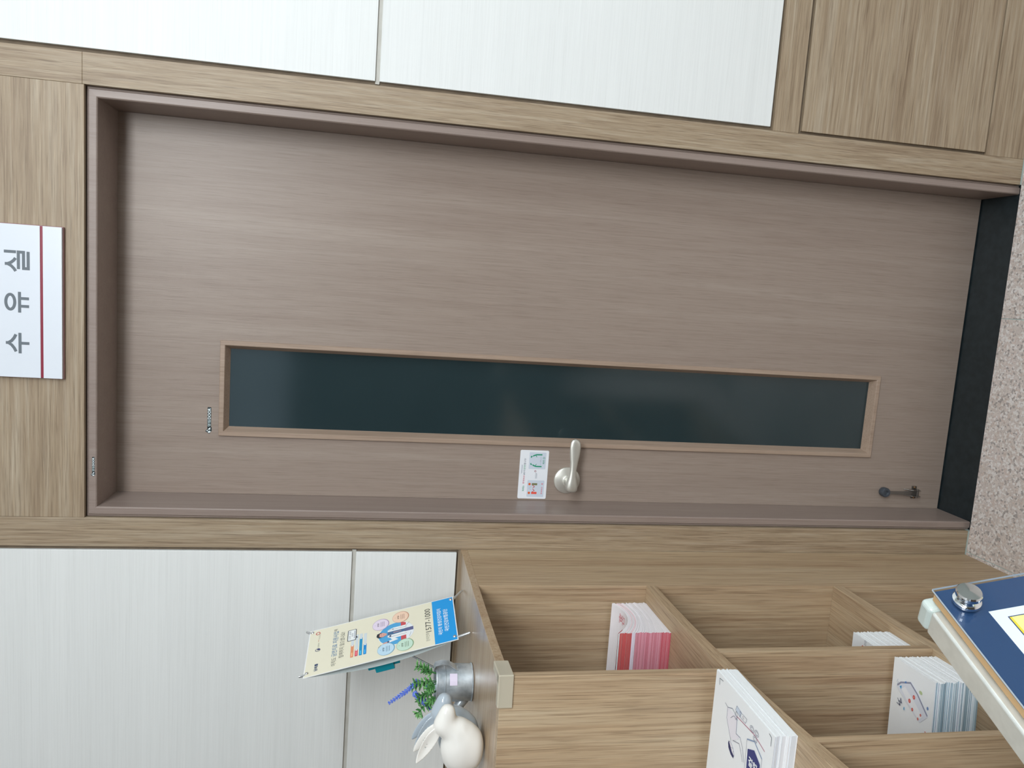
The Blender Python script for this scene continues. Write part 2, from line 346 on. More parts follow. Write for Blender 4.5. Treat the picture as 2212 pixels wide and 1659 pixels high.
# ------------------------------------------------------------------ door
door = bpy.data.objects.new('door_1', None); COL.objects.link(door); door.location = (DW/2, LY, -0.006)
structure(door, 'closed taupe door with a tall dark frosted glass slit')
bm = bmesh.new()
frame_ring(bm, 0.0004, DW-0.0004, -0.009, DH-0.0003, [(0.0, FY+0.004), (0.0035, FY+0.0035), (0.0055, FY), (0.0185, FY-0.0005), (0.0205, FY+0.0012), (0.0212, FY+0.004), (0.0212, LY+0.001), (0.0212, LY+0.05), (0.0, LY+0.05)], closed=False)
new_obj('door_frame', bm, M_frame, door)
WL, WR, WB, WT = 0.1582, 0.3753, 0.2177, 1.8616
GL, GR, GB, GT = 0.1772, 0.3582, 0.2366, 1.8445
def inset4(bm, x0, x1, z0, z1, a0, a1, b0, b1, y0, y1):
    box(bm, x0, a0, y0, y1, z0, z1); box(bm, a1, x1, y0, y1, z0, z1); box(bm, a0, a1, y0, y1, z0, b0); box(bm, a0, a1, y0, y1, b1, z1)
bm = bmesh.new(); inset4(bm, 0.0220, DW-0.0220, -0.0065, DH-0.0182, WL+0.006, WR-0.006, WB+0.006, WT-0.006, LY, LY+0.04)
new_obj('door_leaf', bm, M_leaf, door)
bm = bmesh.new()
frame_ring(bm, WL, WR, WB, WT, [(0.0, LY+0.0002), (0.0, LY-0.0055), (0.001, LY-0.0065), (0.0098, LY-0.0065), (0.0108, LY-0.0055), (0.0182, LY+0.0125), (0.0190, LY+0.0140), (0.0190, LY+0.028), (0.006, LY+0.028), (0.006, LY+0.0002)])
wt = new_obj('window_trim', bm, M_wtrim, door)
bm = bmesh.new(); box(bm, GL-0.004, GR+0.004, LY+0.015, LY+0.021, GB-0.004, GT+0.004)
o = new_obj('window_pane', bm, M_pane, door); o['label'] = 'dark frosted glass pane'
# lever handle
hx, hz = 0.0745, 1.0392
bm = bmesh.new(); lathe(bm, [(0.0, 0), (0.033, 0), (0.0335, 0.002), (0.0325, 0.0045), (0.028, 0.0068), (0.016, 0.0085), (0.0145, 0.009), (0.0145, 0.014), (0.0132, 0.0148), (0.0, 0.0148)], (hx, LY, hz), (0, -1, 0), 56)
hd = smooth(new_obj('door_handle', bm, M_satin, door), 35); hd['label'] = 'satin metal lever handle on a round rose'
bm = bmesh.new()
lathe(bm, [(0.0105, 0.012), (0.0105, 0.030), (0.0115, 0.040), (0.011, 0.050)], (hx, LY, hz), (0, -1, 0), 28)
secs = [(a, b*1.22, c*1.15, d) for a, b, c, d in [(-0.0130, 0.0015, 0.0012, 0), (-0.0115, 0.0085, 0.006, 0), (-0.007, 0.0118, 0.0085, 0.0002), (0.001, 0.0125, 0.0092, 0.0005), (0.012, 0.0108, 0.0085, 0.0006), (0.026, 0.0078, 0.0072, 0.0002), (0.042, 0.0068, 0.0062, -0.0008),
        (0.060, 0.0078, 0.0056, -0.0018), (0.080, 0.0102, 0.0050, -0.0024), (0.097, 0.0110, 0.0046, -0.0026), (0.108, 0.0098, 0.0042, -0.0024), (0.114, 0.0070, 0.0034, -0.0022), (0.1170, 0.0015, 0.001, -0.002)]]
rings = []
for dx, rz, ry, dz in secs:
    yy = LY - 0.052 + 0.0045*(dx/0.115)
    rings.append([Vector((hx-0.004+dx, yy - ry*math.cos(a)*(1.0 if math.cos(a) < 0 else 0.8), hz+dz + rz*math.sin(a))) for a in [2*math.pi*k/24 for k in range(24)]])
loft(bm, rings)
smooth(new_obj('lever', bm, M_satin, hd), 50)
bm = bmesh.new(); lathe(bm, [(0, 0.0088), (0.0016, 0.0088), (0.0016, 0.0098), (0, 0.0098)], (hx-0.0155, LY, hz-0.0015), (0, -1, 0), 12)
new_obj('release_hole', bm, flat((20, 20, 22), 0.6, name='dark_hole'), hd)
# kick-down door stop
sx = 0.066
bm = bmesh.new()
obox(bm, Vector((sx, LY, 0.072)), Vector((1,0,0)), Vector((0,-1,0)), Vector((0,0,1)), (-0.017, 0.017), (0, 0.0022), (-0.006, 0.008), 0)
for s in (-1, 1):
    loft(bm, [[Vector((sx+s*0.0085, LY, 0.064)), Vector((sx+s*0.0085, LY-0.0185, 0.064)), Vector((sx+s*0.0085, LY-0.016, 0.085)), Vector((sx+s*0.0085, LY, 0.104))],
              [Vector((sx+s*0.0070, LY, 0.064)), Vector((sx+s*0.0070, LY-0.0185, 0.064)), Vector((sx+s*0.0070, LY-0.016, 0.085)), Vector((sx+s*0.0070, LY, 0.104))]])
tube(bm, [(sx-0.011, LY-0.012, 0.070), (sx+0.011, LY-0.012, 0.070)], 0.003, 12)
loft(bm, [[Vector((sx-0.006*w, LY-0.013-d, z)), Vector((sx+0.006*w, LY-0.013-d, z)), Vector((sx+0.006*w, LY-0.009-d, z)), Vector((sx-0.006*w, LY-0.009-d, z))] for w, d, z in ((1, 0, 0.068), (0.95, 0.002, 0.09), (0.7, 0.002, 0.12), (0.62, 0.0, 0.150), (0.8, 0.0, 0.158))])
bmesh.ops.recalc_face_normals(bm, faces=bm.faces)
ds = bev(new_obj('door_stop', bm, M_steel, door), 0.0004); ds['label'] = 'metal kick-down door stop folded up'
bm = bmesh.new(); lathe(bm, [(0.0035, 0.0), (0.0115, 0.0), (0.0125, 0.003), (0.0125, 0.014), (0.011, 0.0165), (0.0065, 0.0165), (0.0045, 0.013), (0.0035, 0.013)], (sx+0.0005, LY-0.0015, 0.1665), (0, -1, 0), 32)
smooth(new_obj('rubber_foot', bm, M_rubber, ds), 40)
bm = bmesh.new()
for s in (-1, 1): lathe(bm, [(0, 0.002), (0.0034, 0.002), (0.0030, 0.0042), (0, 0.005)], (sx+s*0.0135, LY, 0.0725), (0, -1, 0), 14)
smooth(new_obj('screw', bm, M_brass, ds), 40)
# maker's stickers: diamond mark and white outlined letters
def maker(x0, x1, z0, z1, y, par):
    mats = []; bm = bmesh.new(); pr = Print(bm, (x0, y, z0), (1,0,0), (0,0,1), mats, lift=0.00012)
    w, h = x1-x0, z1-z0; dk = (26, 44, 48); wh = (226, 236, 238); e = h*0.16
    pr.rect(w*0.17, w+e, -e*0.2, h*0.82, dk, 1, r=h*0.12)
    pr.poly([(-e, h*0.35), (w*0.07, h*1.25), (w*0.24, h*0.5), (w*0.24, -e), (w*0.10, -e*1.3)], dk, 1)
    pr.poly([(0.0, h*0.42), (w*0.055, h*0.78), (w*0.10, h*0.30), (w*0.06, -h*0.02)], wh, 2)
    pr.poly([(w*0.075, h*1.02), (w*0.115, h*0.92), (w*0.135, h*0.62), (w*0.095, h*0.66)], wh, 2)
    pr.poly([(w*0.13, h*0.50), (w*0.165, h*0.66), (w*0.235, h*0.12), (w*0.15, h*0.10)], wh, 2)
    pr.text('영림', w*0.26, w*0.52, h*0.06, h*0.74, (196, 214, 216), 3, bold=0.012)
    pr.text('DOOR', w*0.55, w*0.99, h*0.08, h*0.74, wh, 3, bold=0.03)
    o = new_obj('sticker', bm, mats, par); o['label'] = 'small white-lettered maker sticker'
maker(0.1622, 0.2205, 1.8790, 1.8885, LY-0.0001, door)
maker(0.0868, 0.1268, 2.0832, 2.0890, FY-0.0006, door)

# ------------------------------------------------------------------ notice card on the door
mats = [flat((236, 240, 246), 0.3, name='glossy_card')]; bm = bmesh.new()
cx0, cx1, cz0, cz1 = 0.0255, 0.1472, 1.0892, 1.1606
r = 0.0035; pts = []
for cx, cz, a0 in ((cx1-r, cz0+r, -90), (cx1-r, cz1-r, 0), (cx0+r, cz1-r, 90), (cx0+r, cz0+r, 180)):
    for j in range(6): a = math.radians(a0+18*j); pts.append((cx+r*math.cos(a), cz+r*math.sin(a)))
fr = [bm.verts.new((x, LY-0.0008, z)) for x, z in pts]; bk = [bm.verts.new((x, LY-0.0001, z)) for x, z in pts]
bm.faces.new(fr); bm.faces.new(bk[::-1])
for i in range(len(pts)): bm.faces.new([fr[i], bk[i], bk[(i+1) % len(pts)], fr[(i+1) % len(pts)]])
bmesh.ops.recalc_face_normals(bm, faces=bm.faces)
pr = Print(bm, (0, LY-0.0008, 0), (1,0,0), (0,0,1), mats, lift=0.00008)
LG, GN, RD = (205, 215, 228), (10, 150, 112), (232, 84, 66)
pr.rect(0.1003, 0.1422, 1.0956, 1.1376, LG, 1, r=0.002); pr.rect(0.0300, 0.0719, 1.0956, 1.1380, LG, 1, r=0.002)
for s, c in ((1, 0.1365), (-1, 0.1068)):     # two people bowing to each other
    q = lambda du: c - s*du
    pr.line([(q(0), 1.1056), (q(0.0002), 1.1200), (q(0.0025), 1.1262), (q(0.0040), 1.1285)], 0.0030, GN, 2)
    pr.line([(q(0.0015), 1.1215), (q(0.0050), 1.1200), (q(0.0060), 1.1185)], 0.0014, GN, 3)
    pr.ell(q(0.0060), 1.1318, 0.0026, 0.0026, GN, 2, 20); pr.ell(q(0.0072), 1.1302, 0.0016, 0.0018, LG, 3, 16)
pr.line([(0.1105, 1.1085), (0.132, 1.1085)], 0.0004, (120, 140, 160), 2); pr.text('2m', 0.1195, 0.1225, 1.1085, 1.1105, (90, 110, 130), 3)
pr.text('목례', 0.1132, 0.1226, 1.0985, 1.1035, GN, 3, bold=0.01); pr.ring(0.1284, 1.1008, 0.0022, 0.0022, 0.0009, GN, 3)
for c, colr, s in ((0.0400, (235, 84, 66), 1), (0.0622, (126, 128, 92), -1)):   # two people shaking fists
    pr.line([(c, 1.1132), (c, 1.1268)], 0.0052, colr, 2); pr.ell(c, 1.1325, 0.0030, 0.0030, (222, 96, 44), 3, 20)
    pr.line([(c+s*0.002, 1.1258), (c+s*0.0062, 1.1195), (c+s*0.0100, 1.1240)], 0.0013, (200, 60, 56), 4)
for du, dv in ((0.048, 1.131), (0.0515, 1.1335), (0.0545, 1.1305)): pr.line([(du, dv), (du+0.0015, dv-0.003)], 0.0004, (120, 130, 140), 3)
pr.text('주먹악수', 0.0372, 0.0560, 1.0988, 1.1030, (226, 60, 84), 3, bold=0.006); pr.line([(0.0612, 1.0990), (0.0650, 1.1028)], 0.0008, (226, 60, 84), 3); pr.line([(0.0612, 1.1028), (0.0650, 1.0990)], 0.0008, (226, 60, 84), 3)
pr.ring(0.0950, 1.1204, 0.0019, 0.0019, 0.0009, (150, 30, 60), 3); pr.line([(0.0945, 1.1218), (0.0955, 1.1222)], 0.0006, (30, 60, 120), 4)
for i in range(3): pr.line([(0.0765, 1.1190-i*0.0016), (0.0915-0.001*i, 1.1190-i*0.0016)], 0.0005, (130, 140, 155), 2)
pr.text('목례는', 0.0440, 0.0585, 1.1452, 1.1500, GN, 3, bold=0.01); pr.text('주먹악수', 0.0625, 0.0840, 1.1452, 1.1500, (206, 40, 84), 3, bold=0.006)
pr.text('보다 더', 0.0852, 0.0968, 1.1452, 1.1500, (20, 70, 96), 3, bold=0.008); pr.text('안전', 0.0985, 0.1100, 1.1452, 1.1500, (20, 160, 120), 3, bold=0.008)
pr.text('합니다!', 0.1108, 0.1262, 1.1452, 1.1500, (70, 80, 100), 3, bold=0.004)
pr.line([(0.0880, 1.1548), (0.1105, 1.1548)], 0.0005, (60, 90, 130), 2); pr.line([(0.0900, 1.1533), (0.1100, 1.1533)], 0.0004, (90, 110, 140), 2)
o = based(new_obj('notice_card', bm, mats), ((cx0+cx1)/2, LY, cz0)); tag(o, 'white greeting notice card with green and red figures stuck above the door handle', 'sign')

# ------------------------------------------------------------------ room sign above the door
sgx0, sgx1, sgz0, sgz1 = 0.2915, 0.5918, 2.1369, 2.2840
sign = thing('room_sign', 'white room sign with grey Korean letters and a dark red line above the door', 'sign', ((sgx0+sgx1)/2, 0, sgz0))
bm = bmesh.new(); box(bm, sgx0-0.0015, sgx1+0.0015, -0.0068, -0.0002, sgz0-0.0015, sgz1+0.0015)
o = bev(new_obj('sign_backing', bm, flat((150, 112, 116), 0.25, name='clear_edge_backing', coat=0.3), sign), 0.001)
mats = [flat((226, 233, 242), 0.25, name='white_acrylic')]; bm = bmesh.new(); box(bm, sgx0, sgx1, -0.0120, -0.0069, 2.1763, sgz1); box(bm, sgx0, sgx1, -0.0120, -0.0069, sgz0, 2.1710)
pr = Print(bm, (0, -0.0121, 0), (1,0,0), (0,0,1), mats, lift=0.0001)
G = (104, 114, 122); zt_, hh, sw = 2.2405, 0.0450, 0.0056
def glyph(c, strokes):
    for st in strokes: pr.line([(c + (u-0.5)*0.0425, zt_ - v*hh) for u, v in st], sw, G, 1)
siot = lambda x0, x1, xm, y0, y1: [[(xm, y0), (xm, y0+(y1-y0)*0.25), (xm-(xm-x0)*0.25, y0+(y1-y0)*0.58), (xm-(xm-x0)*0.60, y0+(y1-y0)*0.82), (x0, y1)], [(xm, y0+(y1-y0)*0.25), (xm+(x1-xm)*0.25, y0+(y1-y0)*0.58), (xm+(x1-xm)*0.60, y0+(y1-y0)*0.82), (x1, y1)]]
glyph(0.3596, siot(0.10, 0.90, 0.5, 0.03, 0.44) + [[(0.02, 0.60), (0.98, 0.60)], [(0.5, 0.62), (0.5, 0.98)]])
glyph(0.4405, [[(0.02, 0.60), (0.98, 0.60)], [(0.32, 0.62), (0.32, 0.98)], [(0.68, 0.62), (0.68, 0.98)]])
pr.ring(0.4405, zt_ - 0.23*hh, 0.0146, 0.0080, sw, G, 1, n=40)
glyph(0.5214, siot(0.02, 0.62, 0.34, 0.03, 0.46) + [[(0.90, 0.0), (0.90, 0.48)], [(0.12, 0.57), (0.90, 0.57), (0.90, 0.775), (0.16, 0.775), (0.16, 0.96), (0.94, 0.96)]])
new_obj('sign_plate', bm, mats, sign)
bm = bmesh.new(); box(bm, sgx0+0.0008, sgx1-0.0008, -0.0112, -0.0070, 2.1708, 2.1765)
new_obj('red_line', bm, flat((140, 34, 58), 0.3, name='dark_red_acrylic'), sign)

# ------------------------------------------------------------------ brochure cabinet (curved in plan)
cabn = thing('brochure_cabinet', 'oak laminate brochure cabinet with open pigeonholes, left of the door', 'cabinet', (-0.30, -0.6, 0.0))
TE, TN = 0.5745, 0.5901; TEND = 1.42
def strip_plan(t0, t1, u0, u1, n=12):
    A = [cab(t0+(t1-t0)*i/n, u0) for i in range(n+1)]; Bq = [cab(t0+(t1-t0)*i/n, u1) for i in range(n+1)]
    return (A[::-1] + Bq)      # runs front edge towards the wall, back along the inner edge
def part(name, plan, z0, z1, m, w=0.0007):
    bm = bmesh.new(); slab(bm, plan, z0, z1); bmesh.ops.recalc_face_normals(bm, faces=bm.faces)
    return bev(new_obj(name, bm, m, cabn), w)
bm = bmesh.new(); box(bm, XC-0.018, XC, -T0+0.0, -0.0008, 0.0, ZT-TB); bev(new_obj('side_panel', bm, M_cabZ, cabn), 0.0007)
bm = bmesh.new(); box(bm, XC-0.75, XC-0.0182, -T0+0.0002, -T0+0.018, 0.0, ZT-TB-0.0003); bev(new_obj('divider', bm, M_cabZ, cabn), 0.0005)
e0, e1 = cab(TE, 0.0), cab(TE, 0.80)
part('top_board', [cab(TE-0.0003-(TE-T0)*i/10) for i in range(11)] + [(XC, -0.0008), (XC-0.80, -0.0008), (e1[0], e1[1])], ZT-TB, ZT, M_cabX)
part('end_panel', [cab(TE), cab(TE, 0.80), cab(TN, 0.80), cab(TN)], S1+0.0002, ZT, M_cabZ)
part('shelf', strip_plan(T0+0.0004, TEND, 0.0, 0.62, 24), S1B, S1, M_cabY)
part('shelf', strip_plan(T0+0.0004, TEND, 0.0, 0.375, 24), S2B, S2, M_cabY)
part('shelf', strip_plan(T0+0.0004, TEND, 0.0, 0.375, 24), S3-0.02, S3, M_cabY)
part('plinth', strip_plan(T0+0.0004, TEND, 0.03, 0.05, 24), 0.0, S3-0.0203, M_cabZ)
part('back_panel', strip_plan(T0+0.0004, TEND, 0.376, 0.39, 24), 0.0, S1B-0.0003, M_cabZ)
part('back_panel', strip_plan(T0+0.0004, TE-0.0004, 0.376, 0.39, 12), S1+0.0003, ZT-TB-0.0003, M_cabZ)
for t in (0.4997, 0.7954, 1.1100): part('divider', [cab(t), cab(t, 0.3755), cab(t+0.0151, 0.3755), cab(t+0.0151)], S2+0.0002, S1B-0.0002, M_cabZ, 0.0005)
for t in (0.7954,): part('divider', [cab(t), cab(t, 0.3755), cab(t+0.0151, 0.3755), cab(t+0.0151)], S3+0.0002, S2B-0.0002, M_cabZ, 0.0005)
part('divider', [cab(TEND-0.016), cab(TEND-0.016, 0.3755), cab(TEND-0.0003, 0.3755), cab(TEND-0.0003)], 0.0, S1B-0.0002, M_cabZ, 0.0005)
# silicone corner guard
bm = bmesh.new(); al, inn = cdir(TN); cn = Vector((*cab(TN), ZT)); Zv = Vector((0, 0, 1))
obox(bm, cn, inn, al, Zv, (-0.0035, 0.048), (0.0002, 0.0042), (-0.020, 0.0035)); obox(bm, cn, inn, al, Zv, (-0.0035, 0.048), (-0.010, 0.0042), (0.0004, 0.0038))
obox(bm, cn, inn, al, Zv, (-0.0038, -0.0003), (-0.050, 0.0042), (-0.020, 0.0035)); obox(bm, cn, inn, al, Zv, (-0.0038, 0.011), (-0.050, 0.0040), (0.0004, 0.0038))
bmesh.ops.recalc_face_normals(bm, faces=bm.faces)
o = bev(new_obj('corner_guard', bm, flat((214, 206, 186), 0.3, name='milky_silicone', alpha=0.62), cabn), 0.0017, 3); o['label'] = 'milky silicone corner guard'

# ------------------------------------------------------------------ leaflets
def leaflet(name, tN, tF, u0, u1, zn, zm, zf, th, mats, label, group, cat='leaflet', ov=None, seg=10, twist=0.0, cab=cab, ref=None):
    """one folded leaflet lying in a pile: fold (material 1) towards the viewer; zn/zm/zf heights at the fold, middle and far edge"""
    bm = bmesh.new(); cols = []
    for i in range(seg+1):
        k = i/seg; t = tN + (tF-tN)*k
        if ref: k = (ref[0]-t)/(ref[0]-ref[1])      # every sheet follows the same sag, wherever its edges lie
        z = zn*(1-k)*(1-2*k) + 4*zm*k*(1-k) + zf*k*(2*k-1)
        h = th[0]*(1-k)*(1-2*k) + 4*th[2]*k*(1-k) + th[1]*k*(2*k-1) if len(th) == 3 else th[0]*(1-k) + th[1]*k
        w = 0.0
        p0 = cab(t, u0 + twist*(k-0.5)); p1 = cab(t, u1 + twist*(k-0.5))
        cols.append([bm.verts.new((*p0, z)), bm.verts.new((*p1, z)), bm.verts.new((*p1, z+h)), bm.verts.new((*p0, z+h))])
    for a, b in zip(cols, cols[1:]):
        for j in range(4): bm.faces.new([a[j], a[(j+1) % 4], b[(j+1) % 4], b[j]]).material_index = 0
    bm.faces.new(cols[0][::-1]).material_index = 1; bm.faces.new(cols[-1]).material_index = 0
    bmesh.ops.recalc_face_normals(bm, faces=bm.faces)
    if ov: ov(bm, mats)
    c = cab((tN+tF)/2, (u0+u1)/2)
    o = based(new_obj(name, bm, list(mats)), (c[0], c[1], min(zn, zm, zf))); tag(o, label, cat, group); return o
J = lambda a: rnd.uniform(-a, a)
# pile with red folds on the upper shelf
n = 44; N0 = S1 + 0.0004
HN, HM, HF = 0.1045, 0.0640, 0.0745
PW = flat((240, 236, 240), 0.6, name='white_paper'); PP = flat((240, 214, 220), 0.6, name='pink_paper')
def red_cover(bm, mats):
    hN, hM, hF = HN, HM, HF
    c0 = Vector((*cab(0.357, 0.033), 0)); al, inn = cdir(0.3)
    def f(u, v):
        k = (v)/0.139; return N0 + hN*(1-k)*(1-2*k) + 4*hM*k*(1-k) + hF*k*(2*k-1) + 0.0006
    pr = Print(bm, Vector((c0.x, c0.y, 0)), (-1, 0, 0), (0, 1, 0), mats)
    pr.N = Vector((0, 0, 1)); pr.f = f
    for i in range(6): pr.poly([(0.0005, 0.0001+i*0.0025), (0.15, 0.0001+i*0.0025), (0.15, 0.0026+i*0.0025), (0.0005, 0.0026+i*0.0025)], (208, 88, 86), 1)
    pr.text('다바', 0.010, 0.034, 0.092, 0.112, (206, 74, 88), 3, rot=math.pi*0.5); pr.ell(0.004, 0.045, 0.0012, 0.0025, (90, 100, 120), 3, 12)
for i in range(n):
    fb, ft = i/n, (i+1)/n; top = i == n-1
    e = 0.0020*math.sin(i*0.9) + J(0.0014) - (0.004 if 20 < i < 30 else 0)
    lean = 0.0
    if 0.66 < fb < 0.74: fc = (232, 222, 236)
    elif fb > 0.74: fc = rnd.choice([(206, 98, 98), (200, 92, 94), (212, 106, 104)])
    elif fb < 0.16: fc = rnd.choice([(208, 104, 118), (202, 98, 112)])
    else: fc = rnd.choice([(218, 144, 160), (224, 154, 170), (212, 132, 148)])
    mats = [PP if i in (33, 34, 38) else PW, flat(fc, 0.45, name='red_fold')]
    if top: mats[1] = flat((226, 234, 236), 0.5)
    leaflet('leaflet', 0.357 + e*0.4, 0.218 + J(0.002), 0.033 + abs(J(0.0016)), 0.205, N0 + HN*fb, N0 + HM*fb, N0 + HF*fb, (HN/n*0.93, HF/n*0.93, HM/n*0.93), mats,
            'white leaflet with a red band lying topmost on the red-edged pile' if top else ('pale unprinted leaflet edge seen in the red-edged pile' if 0.66 < fb < 0.74 else 'red-folded leaflet inside the pile on the upper cabinet shelf'),
            'leaflets in the red-edged pile', ov=red_cover if top else None, seg=14, ref=(0.357, 0.218))
# pile on the counter beside the end panel (line-drawn cover)
def fig_cover(bm, mats):
    pr = Print(bm, Vector((0, 0, ZF+0.0004)), (1, 0, 0), (0, 1, 0), mats, lift=0.00012)
    mm = lambda L: [(a/1000, b/1000) for a, b in L]
    D, Wt = (96, 100, 128), 0.0007
    pr.line(mm([(-46.5, -631.7), (-36.5, -630.1), (-34.9, -642.3)]), 0.0009, (70, 84, 96), 2); pr.line(mm([(-33.1, -781.4), (-34.7, -788), (-46.8, -788.5)]), 0.0009, (70, 84, 96), 2)
    pr.poly(mm([(-64, -664), (-80.9, -664.2), (-101, -680), (-101.7, -689), (-94, -700), (-85, -708), (-86.6, -696.3), (-62.8, -694)]), (236, 234, 242), 1)
    pr.line(mm([(-62, -655), (-64.3, -664), (-80.9, -664.2), (-101, -680.1), (-106, -684)]), Wt, D); pr.line(mm([(-64.3, -664), (-58, -678), (-62.8, -694), (-86.6, -696.3), (-85, -708.7), (-94.9, -718), (-112, -726)]), Wt, D)
    pr.line(mm([(-74, -676), (-66, -684), (-66, -696)]), Wt, D); pr.line(mm([(-101.7, -689.1), (-94.9, -707.8), (-104, -716), (-114, -722)]), Wt, D)
    pr.ring(-0.062, -0.6905, 0.006, 0.0028, 0.0006, D); pr.ell(-0.1160, -0.6880, 0.0108, 0.0058, (238, 236, 240), 2, rot=0.9); pr.ring(-0.1160, -0.6880, 0.0108, 0.0058, 0.0005, D, 3, rot=0.9)
    pr.poly(mm([(-108.5, -678), (-113, -677), (-119, -679.5), (-124.5, -688), (-125.5, -696), (-121, -697), (-118.5, -690), (-113, -684)]), (44, 52, 100), 4)
    for a, b in ((-112, -692), (-116, -694.5), (-113.5, -688)): pr.ell(a/1000, b/1000, 0.0006, 0.0006, (60, 66, 100), 5, 8)
    pr.line(mm([(-61.5, -693.7), (-57.5, -745.7), (-63, -775.7)]), 0.0010, (176, 84, 116), 2)
    pr.poly(mm([(-54.3, -687.7), (-46.8, -690), (-49, -705), (-56.9, -702.2)]), (206, 218, 234), 2); pr.line(mm([(-54.3, -687.7), (-46.8, -690), (-49, -705), (-56.9, -702.2)]), 0.0005, D, 3, close=True)
    pr.line(mm([(-56.9, -702.2), (-49.5, -700), (-49, -721.6), (-56.7, -719)]), 0.0005, D, 3, close=True); pr.ring(-0.0530, -0.711, 0.0016, 0.0022, 0.0004, (110, 80, 110), 3, 12)
    for a, b in ((-53.4, -737.9), (-52.1, -751.2), (-62.1, -748.7)):
        pr.ring(a/1000, b/1000, 0.0040, 0.0056, 0.0005, D, 3, 20); pr.ring(a/1000, b/1000, 0.0024, 0.0034, 0.0005, D, 3, 16)
    pr.line(mm([(-121, -729.7), (-74.9, -727.9), (-66, -748), (-76.8, -771), (-125, -773)]), 0.0005, D, 2); pr.line(mm([(-74.9, -727.9), (-66, -748), (-76.8, -771)]), 0.0018, (140, 160, 190), 3)
    pr.poly(mm([(-86.6, -732.6), (-78, -750), (-87.8, -767.9), (-122, -768), (-122, -735)]), (54, 62, 124), 3)
    pr.text('결핵', -0.112, -0.088, -0.757, -0.743, (240, 244, 248), 5, bold=0.03, rot=-math.pi/2)
ZF = 0.9715; n = 17; N0 = S1 + 0.0004; HH = ZF - N0
M_fw = flat((240, 243, 245), 0.6, name='white_paper'); M_fs = [flat(c, 0.55, name='paper_edge') for c in ((232, 234, 240), (222, 226, 232), (240, 242, 246), (214, 218, 226))]
for i in range(n):
    fb = i/n; top = i == n-1
    leaflet('booklet', 0.7945 + J(0.0009), 0.6175 + J(0.0012), 0.0012 + abs(J(0.0012)), 0.30, N0 + HH*fb, N0 + HH*fb, N0 + HH*fb, (HH/n*0.95, HH/n*0.95), [M_fw, rnd.choice(M_fs)],
            'white booklet with a line-drawn reader on its cover, topmost beside the end panel' if top else 'plain white booklet inside the pile lying on the lower counter',
            'booklets piled on the lower counter', 'booklet', ov=fig_cover if top else None, seg=3, cab=lambda t, u: (-0.0275 - u, -t))
# pile with a phone on its cover, second pigeonhole
ZP = 0.5898
def phone_cover(bm, mats):
    pr = Print(bm, Vector((0, 0, ZP+0.0003)), (1, 0, 0), (0, 1, 0), mats, lift=0.00012)
    mm = lambda L: [(a/1000, b/1000) for a, b in L]
    pr.poly(mm([(-108.7, -538.6), (-96, -548), (-84, -572), (-95, -590), (-119.8, -619.4), (-139.2, -603), (-134, -590), (-122, -565)]), (224, 228, 238), 1)
    pr.line(mm([(-106, -541), (-97, -549), (-86, -571), (-96, -590), (-119, -618)]), 0.0030, (150, 154, 176), 2)
    pr.poly(mm([(-107, -552), (-99, -560), (-112, -586), (-126, -608), (-136, -600), (-122, -572)]), (240, 242, 246), 3)
    for a, b, q in ((-116.5, -574.7, 3.0), (-105.1, -583.4, 3.0), (-127, -583.6, 2.4), (-125.6, -603.4, 1.9), (-135, -598.7, 1.9)):
        pr.ell(a/1000, b/1000, q*0.0012, q/1000, (206, 84, 84), 4, 20); pr.ell(a/1000, b/1000, q*0.0006, q*0.0005, (238, 150, 130), 5, 14)
    pr.line(mm([(-126.9, -546.3), (-136, -554.2), (-122.7, -553.6)]), 0.0013, (84, 92, 120), 4); pr.text('W', -0.140, -0.124, -0.557, -0.549, (70, 78, 104), 4, rot=-0.6)
    pr.poly(mm([(-105, -547), (-101, -552), (-108, -552)]), (60, 160, 214), 5); pr.poly(mm([(-92, -557), (-88, -561), (-92, -562)]), (70, 130, 200), 5)
    pr.ell(-0.1365, -0.5645, 0.003, 0.0016, (120, 180, 214), 4, 12); pr.ell(-0.0892, -0.5970, 0.0030, 0.0040, (190, 206, 160), 4, 12); pr.ell(-0.106, -0.6165, 0.003, 0.0022, (120, 150, 196), 4, 12)
    pr.line(mm([(-104, -541), (-98, -543)]), 0.0008, (190, 200, 214), 3); pr.line(mm([(-101, -539), (-95, -541)]), 0.0008, (190, 200, 214), 3); pr.ell(-0.1464, -0.6185, 0.0012, 0.0012, (214, 120, 90), 4, 10)
def pile(name, t_near, t_far, u0, u1, z0, zn, zf, n, faces, ov, labels, group, cat, jit=0.0016, top_face=None):
    for i in range(n):
        fb = i/n; top = i == n-1; a, b = zn - z0 - 0.0004, zf - z0 - 0.0004
        leaflet(name, t_near + J(jit*0.7) + (0.003*math.sin(i*0.55) if not top else 0), t_far + J(jit) , u0 + abs(J(jit)), u1, z0+0.0004 + a*fb, z0+0.0004 + (a+b)/2*fb, z0+0.0004 + b*fb, (a/n*0.94, b/n*0.9),
                [M_fw, top_face if (top and top_face) else rnd.choice(faces)], labels[1] if top else labels[0], group, cat, ov=ov if top else None, seg=3)
BL = [flat(c, 0.5, name='blue_grey_edge') for c in ((146, 172, 188), (160, 186, 200), (188, 206, 216), (176, 184, 198), (140, 162, 176), (208, 220, 228), (152, 176, 186))]
pile('leaflet', 0.6235, 0.5235, 0.0100, 0.24, S2, ZP, ZP-0.001, 44, BL, phone_cover, ('blue-edged white leaflet inside the pile in the second pigeonhole', 'white leaflet with a phone and red dots, topmost of the blue-edged pile'), 'leaflets in the blue-edged pile', 'leaflet', top_face=flat((226, 232, 240), 0.5))
pile('leaflet', 0.7780, 0.6900, 0.030, 0.22, S2, S2+0.0215, S2+0.0215, 10, M_fs, None, ('plain leaflet in the low pile partly behind the framed board', 'topmost plain leaflet of the low pile partly behind the framed board'), 'leaflets in the low pile', 'leaflet')
